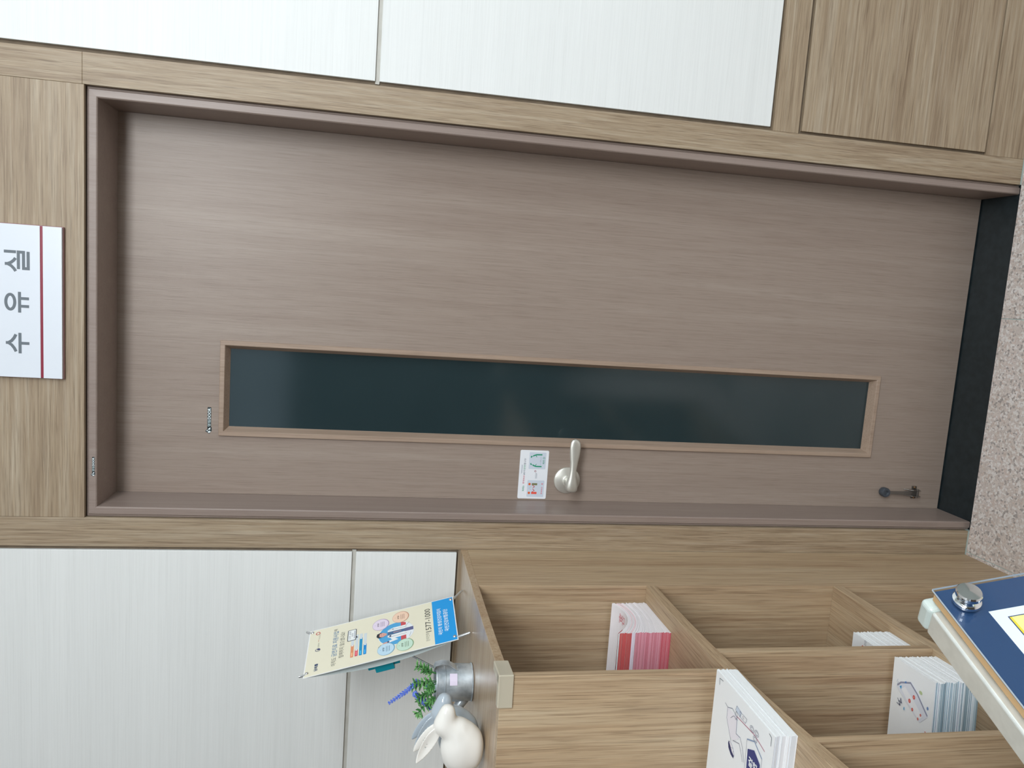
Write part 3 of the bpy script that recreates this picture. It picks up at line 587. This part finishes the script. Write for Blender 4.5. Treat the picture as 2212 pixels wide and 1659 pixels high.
def small_cover(bm, mats):
    pr = Print(bm, Vector((0, 0, 0.5864)), (1, 0, 0), (0, 1, 0), mats, lift=0.00012)
    pr.ell(-0.0905, -0.4345, 0.0040, 0.0038, (190, 60, 50), 2, 18); pr.text('건강', -0.084, -0.074, -0.443, -0.437, (150, 156, 166), 3)
pile('leaflet', 0.4885, 0.3990, 0.0170, 0.24, S2, 0.5860, 0.5845, 36, M_fs, small_cover, ('white leaflet inside the pile in the pigeonhole nearest the door', 'white leaflet with a small red mark, topmost in the pigeonhole nearest the door'), 'leaflets in the pigeonhole nearest the door', 'leaflet')
pile('booklet', 0.4300, 0.3020, 0.018, 0.26, S3, 0.304, 0.304, 38, M_fs, None, ('white booklet inside the tall pile on the lowest shelf', 'topmost white booklet of the pile on the lowest shelf'), 'booklets on the lowest shelf', 'booklet')

# ------------------------------------------------------------------ small X-frame banner on the counter
BH = Vector((0.1956, 0.9807, 0)); BU = Vector((-0.2758, 0.055, 0.9596)); BN = BH.cross(BU).normalized(); BO = Vector((-0.1384, -0.1855, 1.3319)); BW, BT = 0.1432, 0.307
ban = thing('tabletop_banner', 'cream and blue X-frame tabletop banner reading 1577-1000 on the cabinet top', 'banner', (-0.15, -0.19, ZT))
mats = [flat((244, 246, 246), 0.4, name='banner_white')]; bm = bmesh.new()
obox(bm, BO, BH, BU, BN, (-BW/2, BW/2), (0, BT), (-0.0008, 0.0))
pr = Print(bm, BO, BH, BU, mats, lift=0.00012); q = 0.001
pr.rect(-0.0700, 0.0700, 0.0465, 0.3050, (236, 232, 210), 1); pr.rect(-0.0700, 0.0700, 0.0018, 0.0465, (34, 158, 232), 1)
BK = (70, 72, 74)
pr.text('1577-1000', -0.0265, 0.0495, 0.0515, 0.0630, (52, 54, 54), 3); pr.text('문의전화', -0.0545, -0.0290, 0.0560, 0.0635, (150, 150, 138), 3)
pr.text('국민의 평생건강지킴이', -0.0450, 0.0400, 0.0290, 0.0380, (232, 244, 252), 3, bold=0.02)
pr.text('국민건강보험공단', -0.0380, 0.0340, 0.0155, 0.0250, (232, 244, 252), 3, bold=0.02)
pr.text('아직도', -0.0570, -0.0330, 0.2440, 0.2540, BK, 3); pr.text('금연치료 지원사업', -0.0290, 0.0490, 0.2440, 0.2550, (78, 128, 172), 3, bold=0.006); pr.text('에', 0.0510, 0.0570, 0.2470, 0.2545, BK, 3)
pr.text('참여하지 않으셨나요?', -0.0380, 0.0420, 0.2300, 0.2400, BK, 3)
pr.text('담배를', -0.0590, -0.0380, 0.2800, 0.2870, (66, 84, 118), 3, bold=0.03)
pr.ring(0.0040, 0.2845, 0.0042, 0.0046, 0.0012, (60, 70, 110), 3); pr.ell(0.0052, 0.2830, 0.0024, 0.0030, (40, 50, 110), 4, 16); pr.text('보건복지부', 0.0110, 0.0255, 0.2820, 0.2860, (140, 146, 132), 3)
pr.line([(0.0300, 0.2855), (0.0370, 0.2855)], 0.0008, (200, 130, 110), 3); pr.ring(0.0580, 0.2885, 0.0040, 0.0040, 0.0016, (198, 70, 70), 3); pr.text('국민건강보험', 0.0380, 0.0555, 0.2825, 0.2860, (176, 176, 160), 3)
for x0, x1, v, c in ((-0.0455, -0.0085, 0.2130, (228, 150, 110)), (-0.0450, -0.0250, 0.2043, (214, 90, 104)), (-0.0455, 0.0085, 0.1957, (30, 150, 200)), (-0.0455, -0.0140, 0.1870, (22, 140, 214))):
    pr.rect(x0, 0.0220 if c[0] != 22 else 0.0200, v-0.0030, v+0.0030, (212, 222, 228), 2); pr.rect(x0, x1, v-0.0030, v+0.0030, c, 3, r=0.0008); pr.ell(x1-0.0020, v, 0.0018, 0.0022, (240, 244, 246), 4, 14); pr.line([(x0+0.003, v), (x0+0.014, v)], 0.0022, tuple(min(255, k+50) for k in c), 4)
pr.rect(0.0065, 0.0420, 0.2062, 0.2245, (50, 60, 76), 3, r=0.0024); pr.rect(0.0080, 0.0405, 0.2077, 0.2230, (244, 248, 248), 4, r=0.0016); pr.poly([(0.0125, 0.2066), (0.0185, 0.2066), (0.0130, 0.2020)], (50, 60, 76), 3)
pr.text('12주 금연', 0.0120, 0.0370, 0.2175, 0.2215, (70, 80, 110), 5); pr.text('성공', 0.0190, 0.0300, 0.2127, 0.2162, (70, 80, 110), 5); pr.line([(0.0120, 0.2100), (0.0370, 0.2100)], 0.0010, (110, 120, 150), 5)
# round picture of a person in a white coat, with four bubbles
pr.ell(-0.0045, 0.1235, 0.0345, 0.0368, (240, 246, 248), 2, 48); pr.ell(-0.0045, 0.1235, 0.0338, 0.0358, (84, 170, 222), 3, 48)
pr.poly([(-0.0045+0.0338*math.cos(a), 0.1235+0.0358*math.sin(a)) for a in [math.radians(196+148*i/22) for i in range(23)]], (206, 84, 92), 4)
pr.poly([(-0.0045+0.0345*math.cos(a), 0.1235+0.0366*math.sin(a)) for a in [math.radians(214+112*i/22) for i in range(23)]], (236, 242, 246), 5)
pr.poly([(-0.0130, 0.1410), (0.0100, 0.1410), (0.0150, 0.1290), (0.0150, 0.1020), (-0.0170, 0.1020), (-0.0190, 0.1290)], (240, 244, 246), 6)
pr.line([(-0.0160, 0.1330), (-0.0235, 0.1250), (-0.0270, 0.1400)], 0.0060, (240, 244, 246), 6); pr.line([(-0.0270, 0.1400), (-0.0285, 0.1500)], 0.0040, (222, 168, 158), 7); pr.line([(-0.0262, 0.1376), (-0.0274, 0.1415)], 0.0050, (60, 90, 130), 7)
pr.poly([(-0.0070, 0.1410), (0.0040, 0.1410), (0.0035, 0.1060), (-0.0050, 0.1060)], (74, 110, 150), 7); pr.poly([(-0.0020, 0.1290), (0.0000, 0.1290), (-0.0002, 0.1130), (-0.0015, 0.1130)], (222, 168, 158), 8)
pr.poly([(-0.0060, 0.1060), (0.0040, 0.1060), (0.0045, 0.0880), (-0.0060, 0.0880)], (100, 104, 146), 7)
pr.line([(-0.0130, 0.1410), (-0.0120, 0.1020)], 0.0006, (60, 80, 120), 8); pr.line([(0.0095, 0.1410), (0.0085, 0.1020)], 0.0006, (60, 80, 120), 8); pr.ell(-0.0100, 0.1355, 0.0022, 0.0022, (30, 44, 90), 8, 14); pr.ell(0.0100, 0.1300, 0.0014, 0.0014, (30, 44, 90), 8, 12)
pr.ell(-0.0012, 0.1460, 0.0042, 0.0034, (222, 168, 158), 8, 16); pr.ell(-0.0012, 0.1520, 0.0066, 0.0070, (226, 172, 160), 9, 24)
pr.poly([(-0.0085, 0.1525), (-0.0088, 0.1600), (-0.0030, 0.1640), (0.0045, 0.1625), (0.0068, 0.1560), (0.0060, 0.1515), (0.0035, 0.1575), (-0.0050, 0.1580)], (44, 50, 60), 10)
for a in (-0.0035, 0.0015): pr.line([(a-0.0010, 0.1532), (a+0.0010, 0.1532)], 0.0007, (60, 60, 80), 10)
pr.line([(-0.0030, 0.1488), (0.0004, 0.1488)], 0.0006, (150, 60, 70), 10)
pr.line([(-0.0380, 0.1600), (-0.0345, 0.1580), (-0.0360, 0.1550), (-0.0320, 0.1560), (-0.0330, 0.1520)], 0.0008, (90, 90, 70), 5); pr.line([(0.0105, 0.1040), (0.0220, 0.0960)], 0.0005, (90, 100, 130), 7); pr.line([(-0.0240, 0.0960), (-0.0120, 0.0930)], 0.0005, (90, 100, 130), 7)
for u, v, fc, ec in ((0.0350, 0.1555, (234, 222, 240), (176, 146, 190)), (0.0445, 0.1135, (246, 214, 190), (206, 146, 120)), (-0.0465, 0.1440, (196, 226, 244), (110, 170, 206)), (-0.0470, 0.1060, (204, 232, 214), (136, 170, 130))):
    pr.ell(u, v, 0.0182, 0.0175, ec, 5, 40); pr.ell(u-0.0003, v+0.0006, 0.0172, 0.0164, fc, 6, 40); pr.text('상담', u-0.0060, u+0.0060, v+0.0035, v+0.0075, tuple(int(k*0.55) for k in ec), 7, bold=0.02)
    for j in range(3): pr.line([(u-0.0080, v-0.0005-j*0.0032), (u+0.0080, v-0.0005-j*0.0032)], 0.0008, tuple(int(k*0.75) for k in ec), 7)
    pr.line([(u-0.0006, v+0.0115), (u+0.0006, v+0.0115)], 0.0014, ec, 7)
new_obj('banner_sheet', bm, mats, ban)
bm = bmesh.new(); rr = []
for i in range(17):
    k = i/16; d = -0.0012 - 0.015*math.sin(math.pi*k)**1.1
    rr.append([BO + BU*(0.002 + (BT-0.004)*k) + BN*(d-e) + BH*s*(BW/2-0.002) for e, s in ((0, -1), (0, 1), (0.0006, 1), (0.0006, -1))])
loft(bm, rr); bmesh.ops.recalc_face_normals(bm, faces=bm.faces); smooth(new_obj('backing_film', bm, flat((196, 206, 206), 0.4, name='grey_film'), ban), 30)
HUB = BO + BU*0.158 - BN*0.032 - BH*0.012
def bp(s, v): return BO + BH*s + BU*v
ends = [((-0.061, 0.007), Vector((-0.1403, -0.2520, ZT+0.0022))), ((0.061, 0.006), Vector((-0.1215, -0.0905, ZT+0.0022))), ((-0.061, 0.3005), None), ((0.0635, 0.3005), None)]
for (s, v), tip in ends:
    mid = bp(s, v) - BN*0.0030; mid2 = bp(s*0.6, v*0.6+0.4*0.155) - BN*0.030
    end = tip if tip is not None else mid + (bp(s, v) - HUB).normalized()*0.016 + BN*0.002
    bm = bmesh.new(); pts = [HUB, mid2, mid, end]
    C4 = [(HUB*(1-k)**3 + mid2*3*k*(1-k)**2 + (mid2*0.3+mid*0.7)*3*k*k*(1-k) + mid*k**3) for k in [i/9 for i in range(10)]]
    tube(bm, C4, 0.0018, 10); tube(bm, [mid - (end-mid).normalized()*0.004, mid, end - (end-mid)*0.08, end], [0.0020, 0.0024, 0.0024, 0.0016], 12)
    lg = smooth(new_obj('leg', bm, M_rod, ban), 50)
    bm = bmesh.new(); lathe(bm, [(0, 0), (0.0030, 0), (0.0034, 0.0010), (0.0026, 0.0024), (0.0010, 0.0032), (0, 0.0033)], bp(s, v) + BN*0.0004, BN, 16)
    smooth(new_obj('pin', bm, M_chrome, ban), 40)
bm = bmesh.new()
hb = flat((16, 150, 170), 0.25, name='teal_plastic', coat=0.4)
hub_pts = [(-0.034, 0.022, -0.022), ]
obox(bm, HUB, BH, BU, BN, (-0.040, 0.030), (-0.034, 0.030), (-0.004, 0.004)); obox(bm, HUB, BH, BU, BN, (-0.045, 0.020), (-0.022, 0.016), (-0.010, 0.006)); obox(bm, HUB, BH, BU, BN, (-0.020, 0.012), (-0.044, -0.030), (-0.003, 0.006))
bev(new_obj('hub', bm, hb, ban), 0.0012, 3)
rf = Vector((-0.262, -0.225, ZT+0.002)); bm = bmesh.new(); tube(bm, [HUB - BU*0.034 - BN*0.003, rf], 0.0019, 10)
smooth(new_obj('rear_leg', bm, flat((176, 184, 188), 0.25, 0.8, name='grey_rod'), ban), 50)

# ------------------------------------------------------------------ watering can with lavender
WC = Vector((-0.2165, -0.3005, ZT+0.0006)); can = thing('watering_can_planter', 'small galvanised watering can planter with artificial lavender on the cabinet top', 'planter', WC)
def cy(bm, prof, seg=48): lathe(bm, prof, WC, (0, 0, 1), seg)
bm = bmesh.new(); HC = 0.0700
cy(bm, [(0.0, 0.001), (0.0335, 0.001), (0.0345, 0.0), (0.0352, 0.0012), (0.0345, 0.0026), (0.0338, 0.003), (0.0342, 0.020), (0.0346, 0.046), (0.0347, 0.0515), (0.0358, 0.0525), (0.0358, 0.0545), (0.0347, 0.0555), (0.0349, HC-0.003), (0.0360, HC-0.0018), (0.0358, HC), (0.0346, HC), (0.0338, HC-0.003), (0.0332, 0.02), (0.0, 0.02)])
smooth(new_obj('can_body', bm, M_zinc, can), 40)
bm = bmesh.new(); sd = Vector((-1, -0.35, 0)).normalized()
tube(bm, [WC + sd*0.026 + Zv*0.012, WC + sd*0.045 + Zv*0.026, WC + sd*0.070 + Zv*0.047], [0.011, 0.0088, 0.0066], 20); smooth(new_obj('spout', bm, M_zinc, can), 50)
bm = bmesh.new(); rr = []; hdv = Vector((0.96, -0.28, 0)).normalized(); sdv = Vector((0, 0, 1)).cross(hdv)
path = [(0.0330, HC-0.001), (0.0380, HC+0.0045), (0.0455, HC+0.0020), (0.0500, HC-0.010), (0.0480, HC-0.022), (0.0420, HC-0.031), (0.0350, HC-0.038), (0.0346, HC-0.042)]
for i, (r_, z_) in enumerate(path):
    p = WC + hdv*r_ + Zv*z_; a = path[max(i-1, 0)]; b = path[min(i+1, len(path)-1)]
    t = (hdv*(b[0]-a[0]) + Zv*(b[1]-a[1])).normalized(); nn = t.cross(sdv).normalized()
    rr.append([p + sdv*0.0062 + nn*0.0006, p - sdv*0.0062 + nn*0.0006, p - sdv*0.0062 - nn*0.0006, p + sdv*0.0062 - nn*0.0006])
loft(bm, rr); bmesh.ops.recalc_face_normals(bm, faces=bm.faces); smooth(new_obj('handle_strap', bm, M_zinc, can), 40)
bm = bmesh.new(); a0 = math.atan2(-0.86, 0.42); rr = []
for i in range(7):
    a = a0 - 0.12 + 0.60*(i/6)*1.0; rr.append([WC + Vector((math.cos(a), math.sin(a), 0))*r_ + Zv*z_ for r_, z_ in ((0.0352, 0.0310), (0.0357, 0.0310), (0.0357, 0.0450), (0.0352, 0.0450))])
loft(bm, rr); bmesh.ops.recalc_face_normals(bm, faces=bm.faces); o = new_obj('price_label', bm, flat((226, 216, 236), 0.5, name='lilac_label'), can); o['label'] = 'pale lilac paper label'
bm = bmesh.new(); lathe(bm, [(0, 0.050), (0.0335, 0.050), (0.0335, 0.058), (0.02, 0.061), (0, 0.062)], WC, (0, 0, 1), 32); smooth(new_obj('foam_filling', bm, flat((52, 84, 66), 0.8, name='green_foam'), can), 30)
def blade(bm, p, d, L, w, droop=0.3, mi=0):
    d = d.normalized(); s = d.cross(Vector((0.3, -0.8, 0.4))).normalized(); n_ = s.cross(d); rr = []
    for i in range(6):
        k = i/5; c = p + d*L*k - Vector((0, 0, 1))*droop*L*k*k; ww = w*math.sin(math.pi*(0.12+0.86*k))**0.8
        rr.append([c - s*ww/2, c - n_*w*0.10, c + s*ww/2, c + n_*w*0.10])
    loft(bm, rr, mi=mi)
bm = bmesh.new(); gr = [flat(c, 0.5, name='leaf_green') for c in ((92, 152, 84), (116, 176, 102), (70, 128, 70))]
base = WC + Zv*0.060
def cm(x, z, y=-0.302): return Vector((x, y, z))
twigs = [([base + Vector((0.016, 0, 0)), cm(-0.196, 1.385), cm(-0.190, 1.400)], 3), ([base + Vector((0.018, -0.008, 0)), cm(-0.188, 1.393), cm(-0.183, 1.411)], 3),
         ([base + Vector((0.006, -0.006, 0)), cm(-0.206, 1.395, -0.312), cm(-0.209, 1.414, -0.314)], 4), ([base + Vector((0, 0.004, 0)), cm(-0.219, 1.398), cm(-0.224, 1.418)], 4),
         ([base + Vector((-0.008, -0.01, 0)), cm(-0.230, 1.393, -0.318), cm(-0.234, 1.408, -0.320)], 4), ([base + Vector((-0.016, 0, 0)), cm(-0.240, 1.392), cm(-0.252, 1.404)], 3),
         ([base + Vector((-0.020, -0.01, 0)), cm(-0.250, 1.394, -0.318), cm(-0.264, 1.408, -0.322)], 3), ([base + Vector((0.01, -0.018, 0)), cm(-0.205, 1.382, -0.325), cm(-0.212, 1.392, -0.330)], 3), ([base + Vector((-0.01, -0.02, 0)), cm(-0.232, 1.380, -0.325), cm(-0.240, 1.388, -0.330)], 3)]
for pts, w in twigs:
    a, b, c = pts; C3 = [a*(1-k)**2 + b*2*k*(1-k) + c*k*k for k in [i/6 for i in range(7)]]; tube(bm, C3, 0.0009, 6, mi=2)
    for j in range(w+1):
        i = min(6, 2 + j + (1 if w < 4 else 0)); p = C3[i]; ax = (C3[min(i+1, 6)] - C3[i-1]).normalized()
        for m_ in range(7):
            a_ = 2*math.pi*m_/7 + j*0.5; s = ax.orthogonal().normalized(); t = ax.cross(s)
            blade(bm, p, ax*0.75 + (s*math.cos(a_) + t*math.sin(a_)), 0.0135 + J(0.003), 0.0030, 0.25, mi=rnd.choice((0, 0, 1, 2)))
for m_ in range(5): blade(bm, cm(-0.264, 1.408, -0.322), Vector((-1, 0, 0.8*math.cos(m_*1.3))) + Vector((0, math.sin(m_*1.3), 0)), 0.013, 0.003, 0.3, mi=1)
new_obj('foliage', bm, gr, can)
bl = [flat((86, 112, 206), 0.6, name='lavender_blue'), flat((116, 142, 226), 0.6, name='lavender_light')]
def spike(p0, p1, n_, r_, gap=1.0):
    bm = bmesh.new(); tube(bm, [p0, p0*0.5+p1*0.5, p1], 0.0008, 6); ax = (p1-p0).normalized(); s = ax.orthogonal().normalized(); t = ax.cross(s)
    for j in range(n_):
        p = p0 + (p1-p0)*((j+0.3)/n_); sc = r_*(1.0 - 0.35*j/n_)
        for m_ in range(6):
            a_ = 2*math.pi*m_/6 + j*0.6; blade(bm, p, ax*0.75 + s*math.cos(a_) + t*math.sin(a_), sc*1.35, sc*0.75, -0.1, mi=(j+m_) % 2)
    return new_obj('flower_spike', bm, bl, can)
spike(cm(-0.2105, 1.4060), cm(-0.2290, 1.4270), 6, 0.0062); spike(cm(-0.2300, 1.4270), cm(-0.2560, 1.4630), 8, 0.0050)
spike(cm(-0.2280, 1.4180, -0.312), cm(-0.2440, 1.4020, -0.312), 5, 0.0060); spike(cm(-0.2440, 1.4000, -0.312), cm(-0.2615, 1.3830, -0.314), 6, 0.0058); spike(cm(-0.2120, 1.3880, -0.320), cm(-0.2160, 1.3960, -0.322), 3, 0.0040)

# ------------------------------------------------------------------ ceramic rabbits
def ellipsoid(bm, c, r, rot=(0, 0, 0), su=28, sv=18):
    M = Matrix.Translation(Vector(c)) @ Matrix.Rotation(rot[2], 4, 'Z') @ Matrix.Rotation(rot[1], 4, 'Y') @ Matrix.Rotation(rot[0], 4, 'X') @ Matrix.Diagonal((r[0], r[1], r[2], 1))
    bmesh.ops.create_uvsphere(bm, u_segments=su, v_segments=sv, radius=1.0, matrix=M)
def rabbit_mesh():
    bm = bmesh.new()
    def chain(a, b, n=7):
        for i in range(n):
            k = i/(n-1); q = [a[t]*(1-k) + b[t]*k for t in range(5)]; ellipsoid(bm, (q[0], 0, q[1]), (q[2], q[3], q[4]), su=24, sv=16)
    chain((0.000, 0.0355, 0.0470, 0.0285, 0.0352), (-0.002, 0.0170, 0.0375, 0.0265, 0.0195))
    chain((0.000, 0.0380, 0.0420, 0.0275, 0.0330), (0.0265, 0.0425, 0.0250, 0.0230, 0.0250))
    chain((0.0250, 0.0440, 0.0235, 0.0215, 0.0235), (0.0385, 0.0620, 0.0200, 0.0180, 0.0200))
    chain((0.0400, 0.0650, 0.0200, 0.0178, 0.0198), (0.0620, 0.0620, 0.0142, 0.0128, 0.0138), 9)
    ellipsoid(bm, (-0.0455, 0, 0.0150), (0.0085, 0.0085, 0.0080))
    bmesh.ops.recalc_face_normals(bm, faces=bm.faces)
    tm = bpy.data.meshes.new('rabbit_body'); bm.to_mesh(tm); bm.free(); to = bpy.data.objects.new('rabbit_body', tm); COL.objects.link(to)
    m = to.modifiers.new('fuse', 'REMESH'); m.mode = 'VOXEL'; m.voxel_size = 0.0013
    q = to.modifiers.new('soften', 'SMOOTH'); q.factor = 0.8; q.iterations = 60
    bpy.context.view_layer.update(); fm = bpy.data.meshes.new_from_object(to.evaluated_get(bpy.context.evaluated_depsgraph_get()))
    bm = bmesh.new(); bm.from_mesh(fm); bpy.data.objects.remove(to); bpy.data.meshes.remove(tm); bpy.data.meshes.remove(fm)
    for s in (-1, 1):       # long cupped ears laid back
        A = Vector((0.0400, s*0.0055, 0.0740)); Bp = Vector((-0.0165, s*0.0160, 0.1130 - (0.003 if s < 0 else 0))); ax = (Bp-A).normalized()
        out = Vector((0, s, 0)); wd = ax.cross(out).normalized(); out = wd.cross(ax).normalized()
        if out.y*s < 0: out = -out
        rr = []
        for i in range(15):
            k = i/14; c = A + (Bp-A)*k - Vector((0, 0, 1))*0.004*math.sin(math.pi*k)*0; w = 0.0108*(math.sin(math.pi*min(1.0, 0.16 + 0.84*k))**0.60 if k < 1 else 0)
            w = max(w*(1.0 if k > 0.25 else 0.62 + 1.5*k), 0.0012); th = 0.0030*(1-0.35*k); ring = []
            for j in range(18):
                a = 2*math.pi*j/18; x = math.cos(a)*w; y = math.sin(a)
                cup = 0.0042*(1 - (x/w)**2)*(math.sin(math.pi*k)**0.8)
                ring.append(c + wd*x + out*((th*y - cup) if y > 0 else th*y))
            rr.append(ring)
        loft(bm, rr)
    bmesh.ops.recalc_face_normals(bm, faces=bm.faces)
    me = bpy.data.meshes.new('rabbit'); bm.to_mesh(me); bm.free(); return me
def rabbit(loc, rz, mat, label):
    if not hasattr(rabbit, 'me'): rabbit.me = rabbit_mesh(); rabbit.me.materials.append(mat)
    o = bpy.data.objects.new('rabbit_figurine', rabbit.me); COL.objects.link(o); o.location = loc; o.rotation_euler = (0, 0, rz)
    if o.material_slots: o.material_slots[0].link = 'OBJECT'; o.material_slots[0].material = mat
    m = o.modifiers.new('fuse', 'REMESH'); m.mode = 'VOXEL'; m.voxel_size = 0.00085; m.use_smooth_shade = True
    s = o.modifiers.new('soften', 'SMOOTH'); s.factor = 0.6; s.iterations = 10
    tag(o, label, 'figurine', 'ceramic rabbits on the cabinet top'); return o
rabbit((-0.2255, -0.4900, ZT+0.0036), 0.0, flat((240, 238, 232), 0.12, name='white_glaze', coat=0.6), 'white glazed ceramic rabbit figurine, nearest on the cabinet top')
rabbit((-0.2385, -0.4340, ZT+0.0036), 0.02, flat((176, 188, 198), 0.12, name='grey_blue_glaze', coat=0.6), 'grey-blue glazed ceramic rabbit figurine behind the white one')

# ------------------------------------------------------------------ framed board on a stand, nearest the camera
SP = Vector((0.2918, -1.0759, 1.0111)); SA = Vector((0.2186, -0.0985, -0.9708)).normalized(); SB = Vector((-0.4109, -0.9117, 0)).normalized(); SN = SB.cross(-SA).normalized()
if SN.x < 0: SN = -SN
bw, bh = 0.30, 0.42
std = thing('poster_stand', 'silver-edged poster stand with navy board and chrome knob, nearest the camera', 'stand', (0.13, -1.20, 0.0))
bm = bmesh.new(); obox(bm, SP, SA, SB, SN, (0.0006, bh), (0.0018, bw), (-0.0112, -0.0032)); bev(new_obj('board', bm, flat((200, 164, 118), 0.6, name='mdf_edge'), std), 0.0004)
mats = [flat((42, 70, 108), 0.35, name='navy_print')]; bm = bmesh.new(); obox(bm, SP, SA, SB, SN, (0.0004, bh), (0.0014, bw), (-0.0031, -0.0009))
pr = Print(bm, SP - SN*0.0009, SB, -SA, mats, lift=0.00004)
if pr.N.dot(SN) < 0: pr.N = -pr.N
pr.rect(0.0308, bw-0.03, -(bh-0.03), -0.0312, (236, 242, 246), 1)
pr.rect(0.0388, bw-0.038, -(bh-0.038), -0.0430, (40, 60, 110), 2); pr.rect(0.0397, bw-0.039, -(bh-0.039), -0.0440, (240, 214, 60), 3)
pr.poly([(0.0397, -0.046), (0.0397, -0.062), (0.050, -0.056), (0.058, -0.075), (0.050, -0.085), (0.060, -0.085), (0.072, -0.060), (0.060, -0.046)], (244, 232, 150), 4)
pr.poly([(0.0397, -0.060), (0.052, -0.060), (0.052, -0.080), (0.0397, -0.080)], (246, 248, 248), 5)
o = new_obj('poster', bm, mats, std); o['label'] = 'navy poster with a white and yellow picture'
bm = bmesh.new(); obox(bm, SP, SA, SB, SN, (-0.0010, bh), (-0.0002, bw), (-0.0006, 0.0016))
M_acr = bpy.data.materials.new('clear_acrylic'); M_acr.use_nodes = True; nt = M_acr.node_tree
nt.nodes.remove(nt.nodes['Principled BSDF']); _o = nt.nodes['Material Output']
_t = nd(nt, 'ShaderNodeBsdfTransparent'); _t.inputs[0].default_value = (0.97, 0.99, 1, 1); _g = nd(nt, 'ShaderNodeBsdfGlossy'); _g.inputs['Roughness'].default_value = 0.03
_f = nd(nt, 'ShaderNodeFresnel'); _f.inputs[0].default_value = 1.49; _x = nd(nt, 'ShaderNodeMixShader')
_b = nd(nt, 'ShaderNodeNewGeometry'); _k = nd(nt, 'ShaderNodeMath', operation='SUBTRACT'); _k.inputs[0].default_value = 1.0; nt.links.new(_b.outputs['Backfacing'], _k.inputs[1])
_q = nd(nt, 'ShaderNodeMath', operation='MULTIPLY'); nt.links.new(_k.outputs[0], _q.inputs[0]); nt.links.new(_f.outputs[0], _q.inputs[1]); nt.links.new(_q.outputs[0], _x.inputs[0]); nt.links.new(_t.outputs[0], _x.inputs[1]); nt.links.new(_g.outputs[0], _x.inputs[2]); nt.links.new(_x.outputs[0], _o.inputs[0])
bmesh.ops.recalc_face_normals(bm, faces=bm.faces)
ac = new_obj('acrylic_cover', bm, [M_acr, flat((196, 210, 222), 0.25, name='acrylic_edge')], std)
for p_ in ac.data.polygons:
    if abs(p_.normal.dot(SN)) < 0.5: p_.material_index = 1
def alu_bar(a, b, c):
    obox(bm, SP, SA, SB, SN, a, b, c)
bm = bmesh.new(); c0 = (-0.0420, -0.0150)
alu_bar((-0.0050, 0.0140), (0.0110, bw-0.0050), c0); alu_bar((bh-0.012, bh+0.007), (0.0110, bw-0.0050), c0); alu_bar((0.0142, bh-0.0122), (-0.0030, 0.0140), c0); alu_bar((0.0142, bh-0.0122), (bw-0.012, bw+0.005), c0)
bmesh.ops.recalc_face_normals(bm, faces=bm.faces)
fr_ = bev(new_obj('aluminium_frame', bm, M_alu, std), 0.0022, 3)
bm = bmesh.new(); obox(bm, SP, SA, SB, SN, (-0.0060, 0.0138), (-0.0050, 0.0108), (-0.0430, -0.0140)); bev(new_obj('corner_cap', bm, flat((196, 208, 204), 0.22, name='clear_plastic_cap', coat=0.5), std), 0.0045, 4)
bm = bmesh.new(); obox(bm, SP, SA, SB, SN, (0.015, bh-0.013), (0.0145, bw-0.0125), (-0.030, -0.026)); new_obj('back_plate', bm, flat((190, 190, 188), 0.5, name='grey_plate'), std)
kc = SP + SA*0.0175 + SB*0.0200
bm = bmesh.new(); lathe(bm, [(0, 0.0017), (0.0102, 0.0017), (0.0112, 0.0030), (0.0114, 0.0060), (0.0100, 0.0072), (0.0072, 0.0080), (0.0068, 0.0098), (0.0085, 0.0108), (0.0104, 0.0116), (0.0106, 0.0150), (0.0096, 0.0164), (0, 0.0168)], kc, SN, 40)
smooth(new_obj('knob', bm, M_chrome, std), 32)
bm = bmesh.new(); lathe(bm, [(0, -0.026), (0.0045, -0.026), (0.0045, -0.0034), (0, -0.0034)], kc, SN, 20); smooth(new_obj('spacer', bm, M_chrome, std), 40)
pc = SP + SA*(bh*0.55) + SB*(bw*0.5) - SN*0.034
bm = bmesh.new(); tube(bm, [pc - SN*0.004, pc - SN*0.03 - Zv*0.03, Vector((pc.x - 0.045, pc.y + 0.01, pc.z - 0.10)), Vector((pc.x-0.045, pc.y+0.01, 0.012))], 0.014, 20); smooth(new_obj('pole', bm, M_alu, std), 50)
bm = bmesh.new(); lathe(bm, [(0, 0), (0.115, 0), (0.117, 0.004), (0.112, 0.009), (0.03, 0.013), (0, 0.014)], (pc.x-0.0+0.03, pc.y+0.01, 0.0005), (0, 0, 1), 48); smooth(new_obj('foot_plate', bm, M_alu, std), 40)
# the text helper is not part of the place
if _fc is not None: bpy.data.objects.remove(text_mesh.o); bpy.data.curves.remove(_fc)
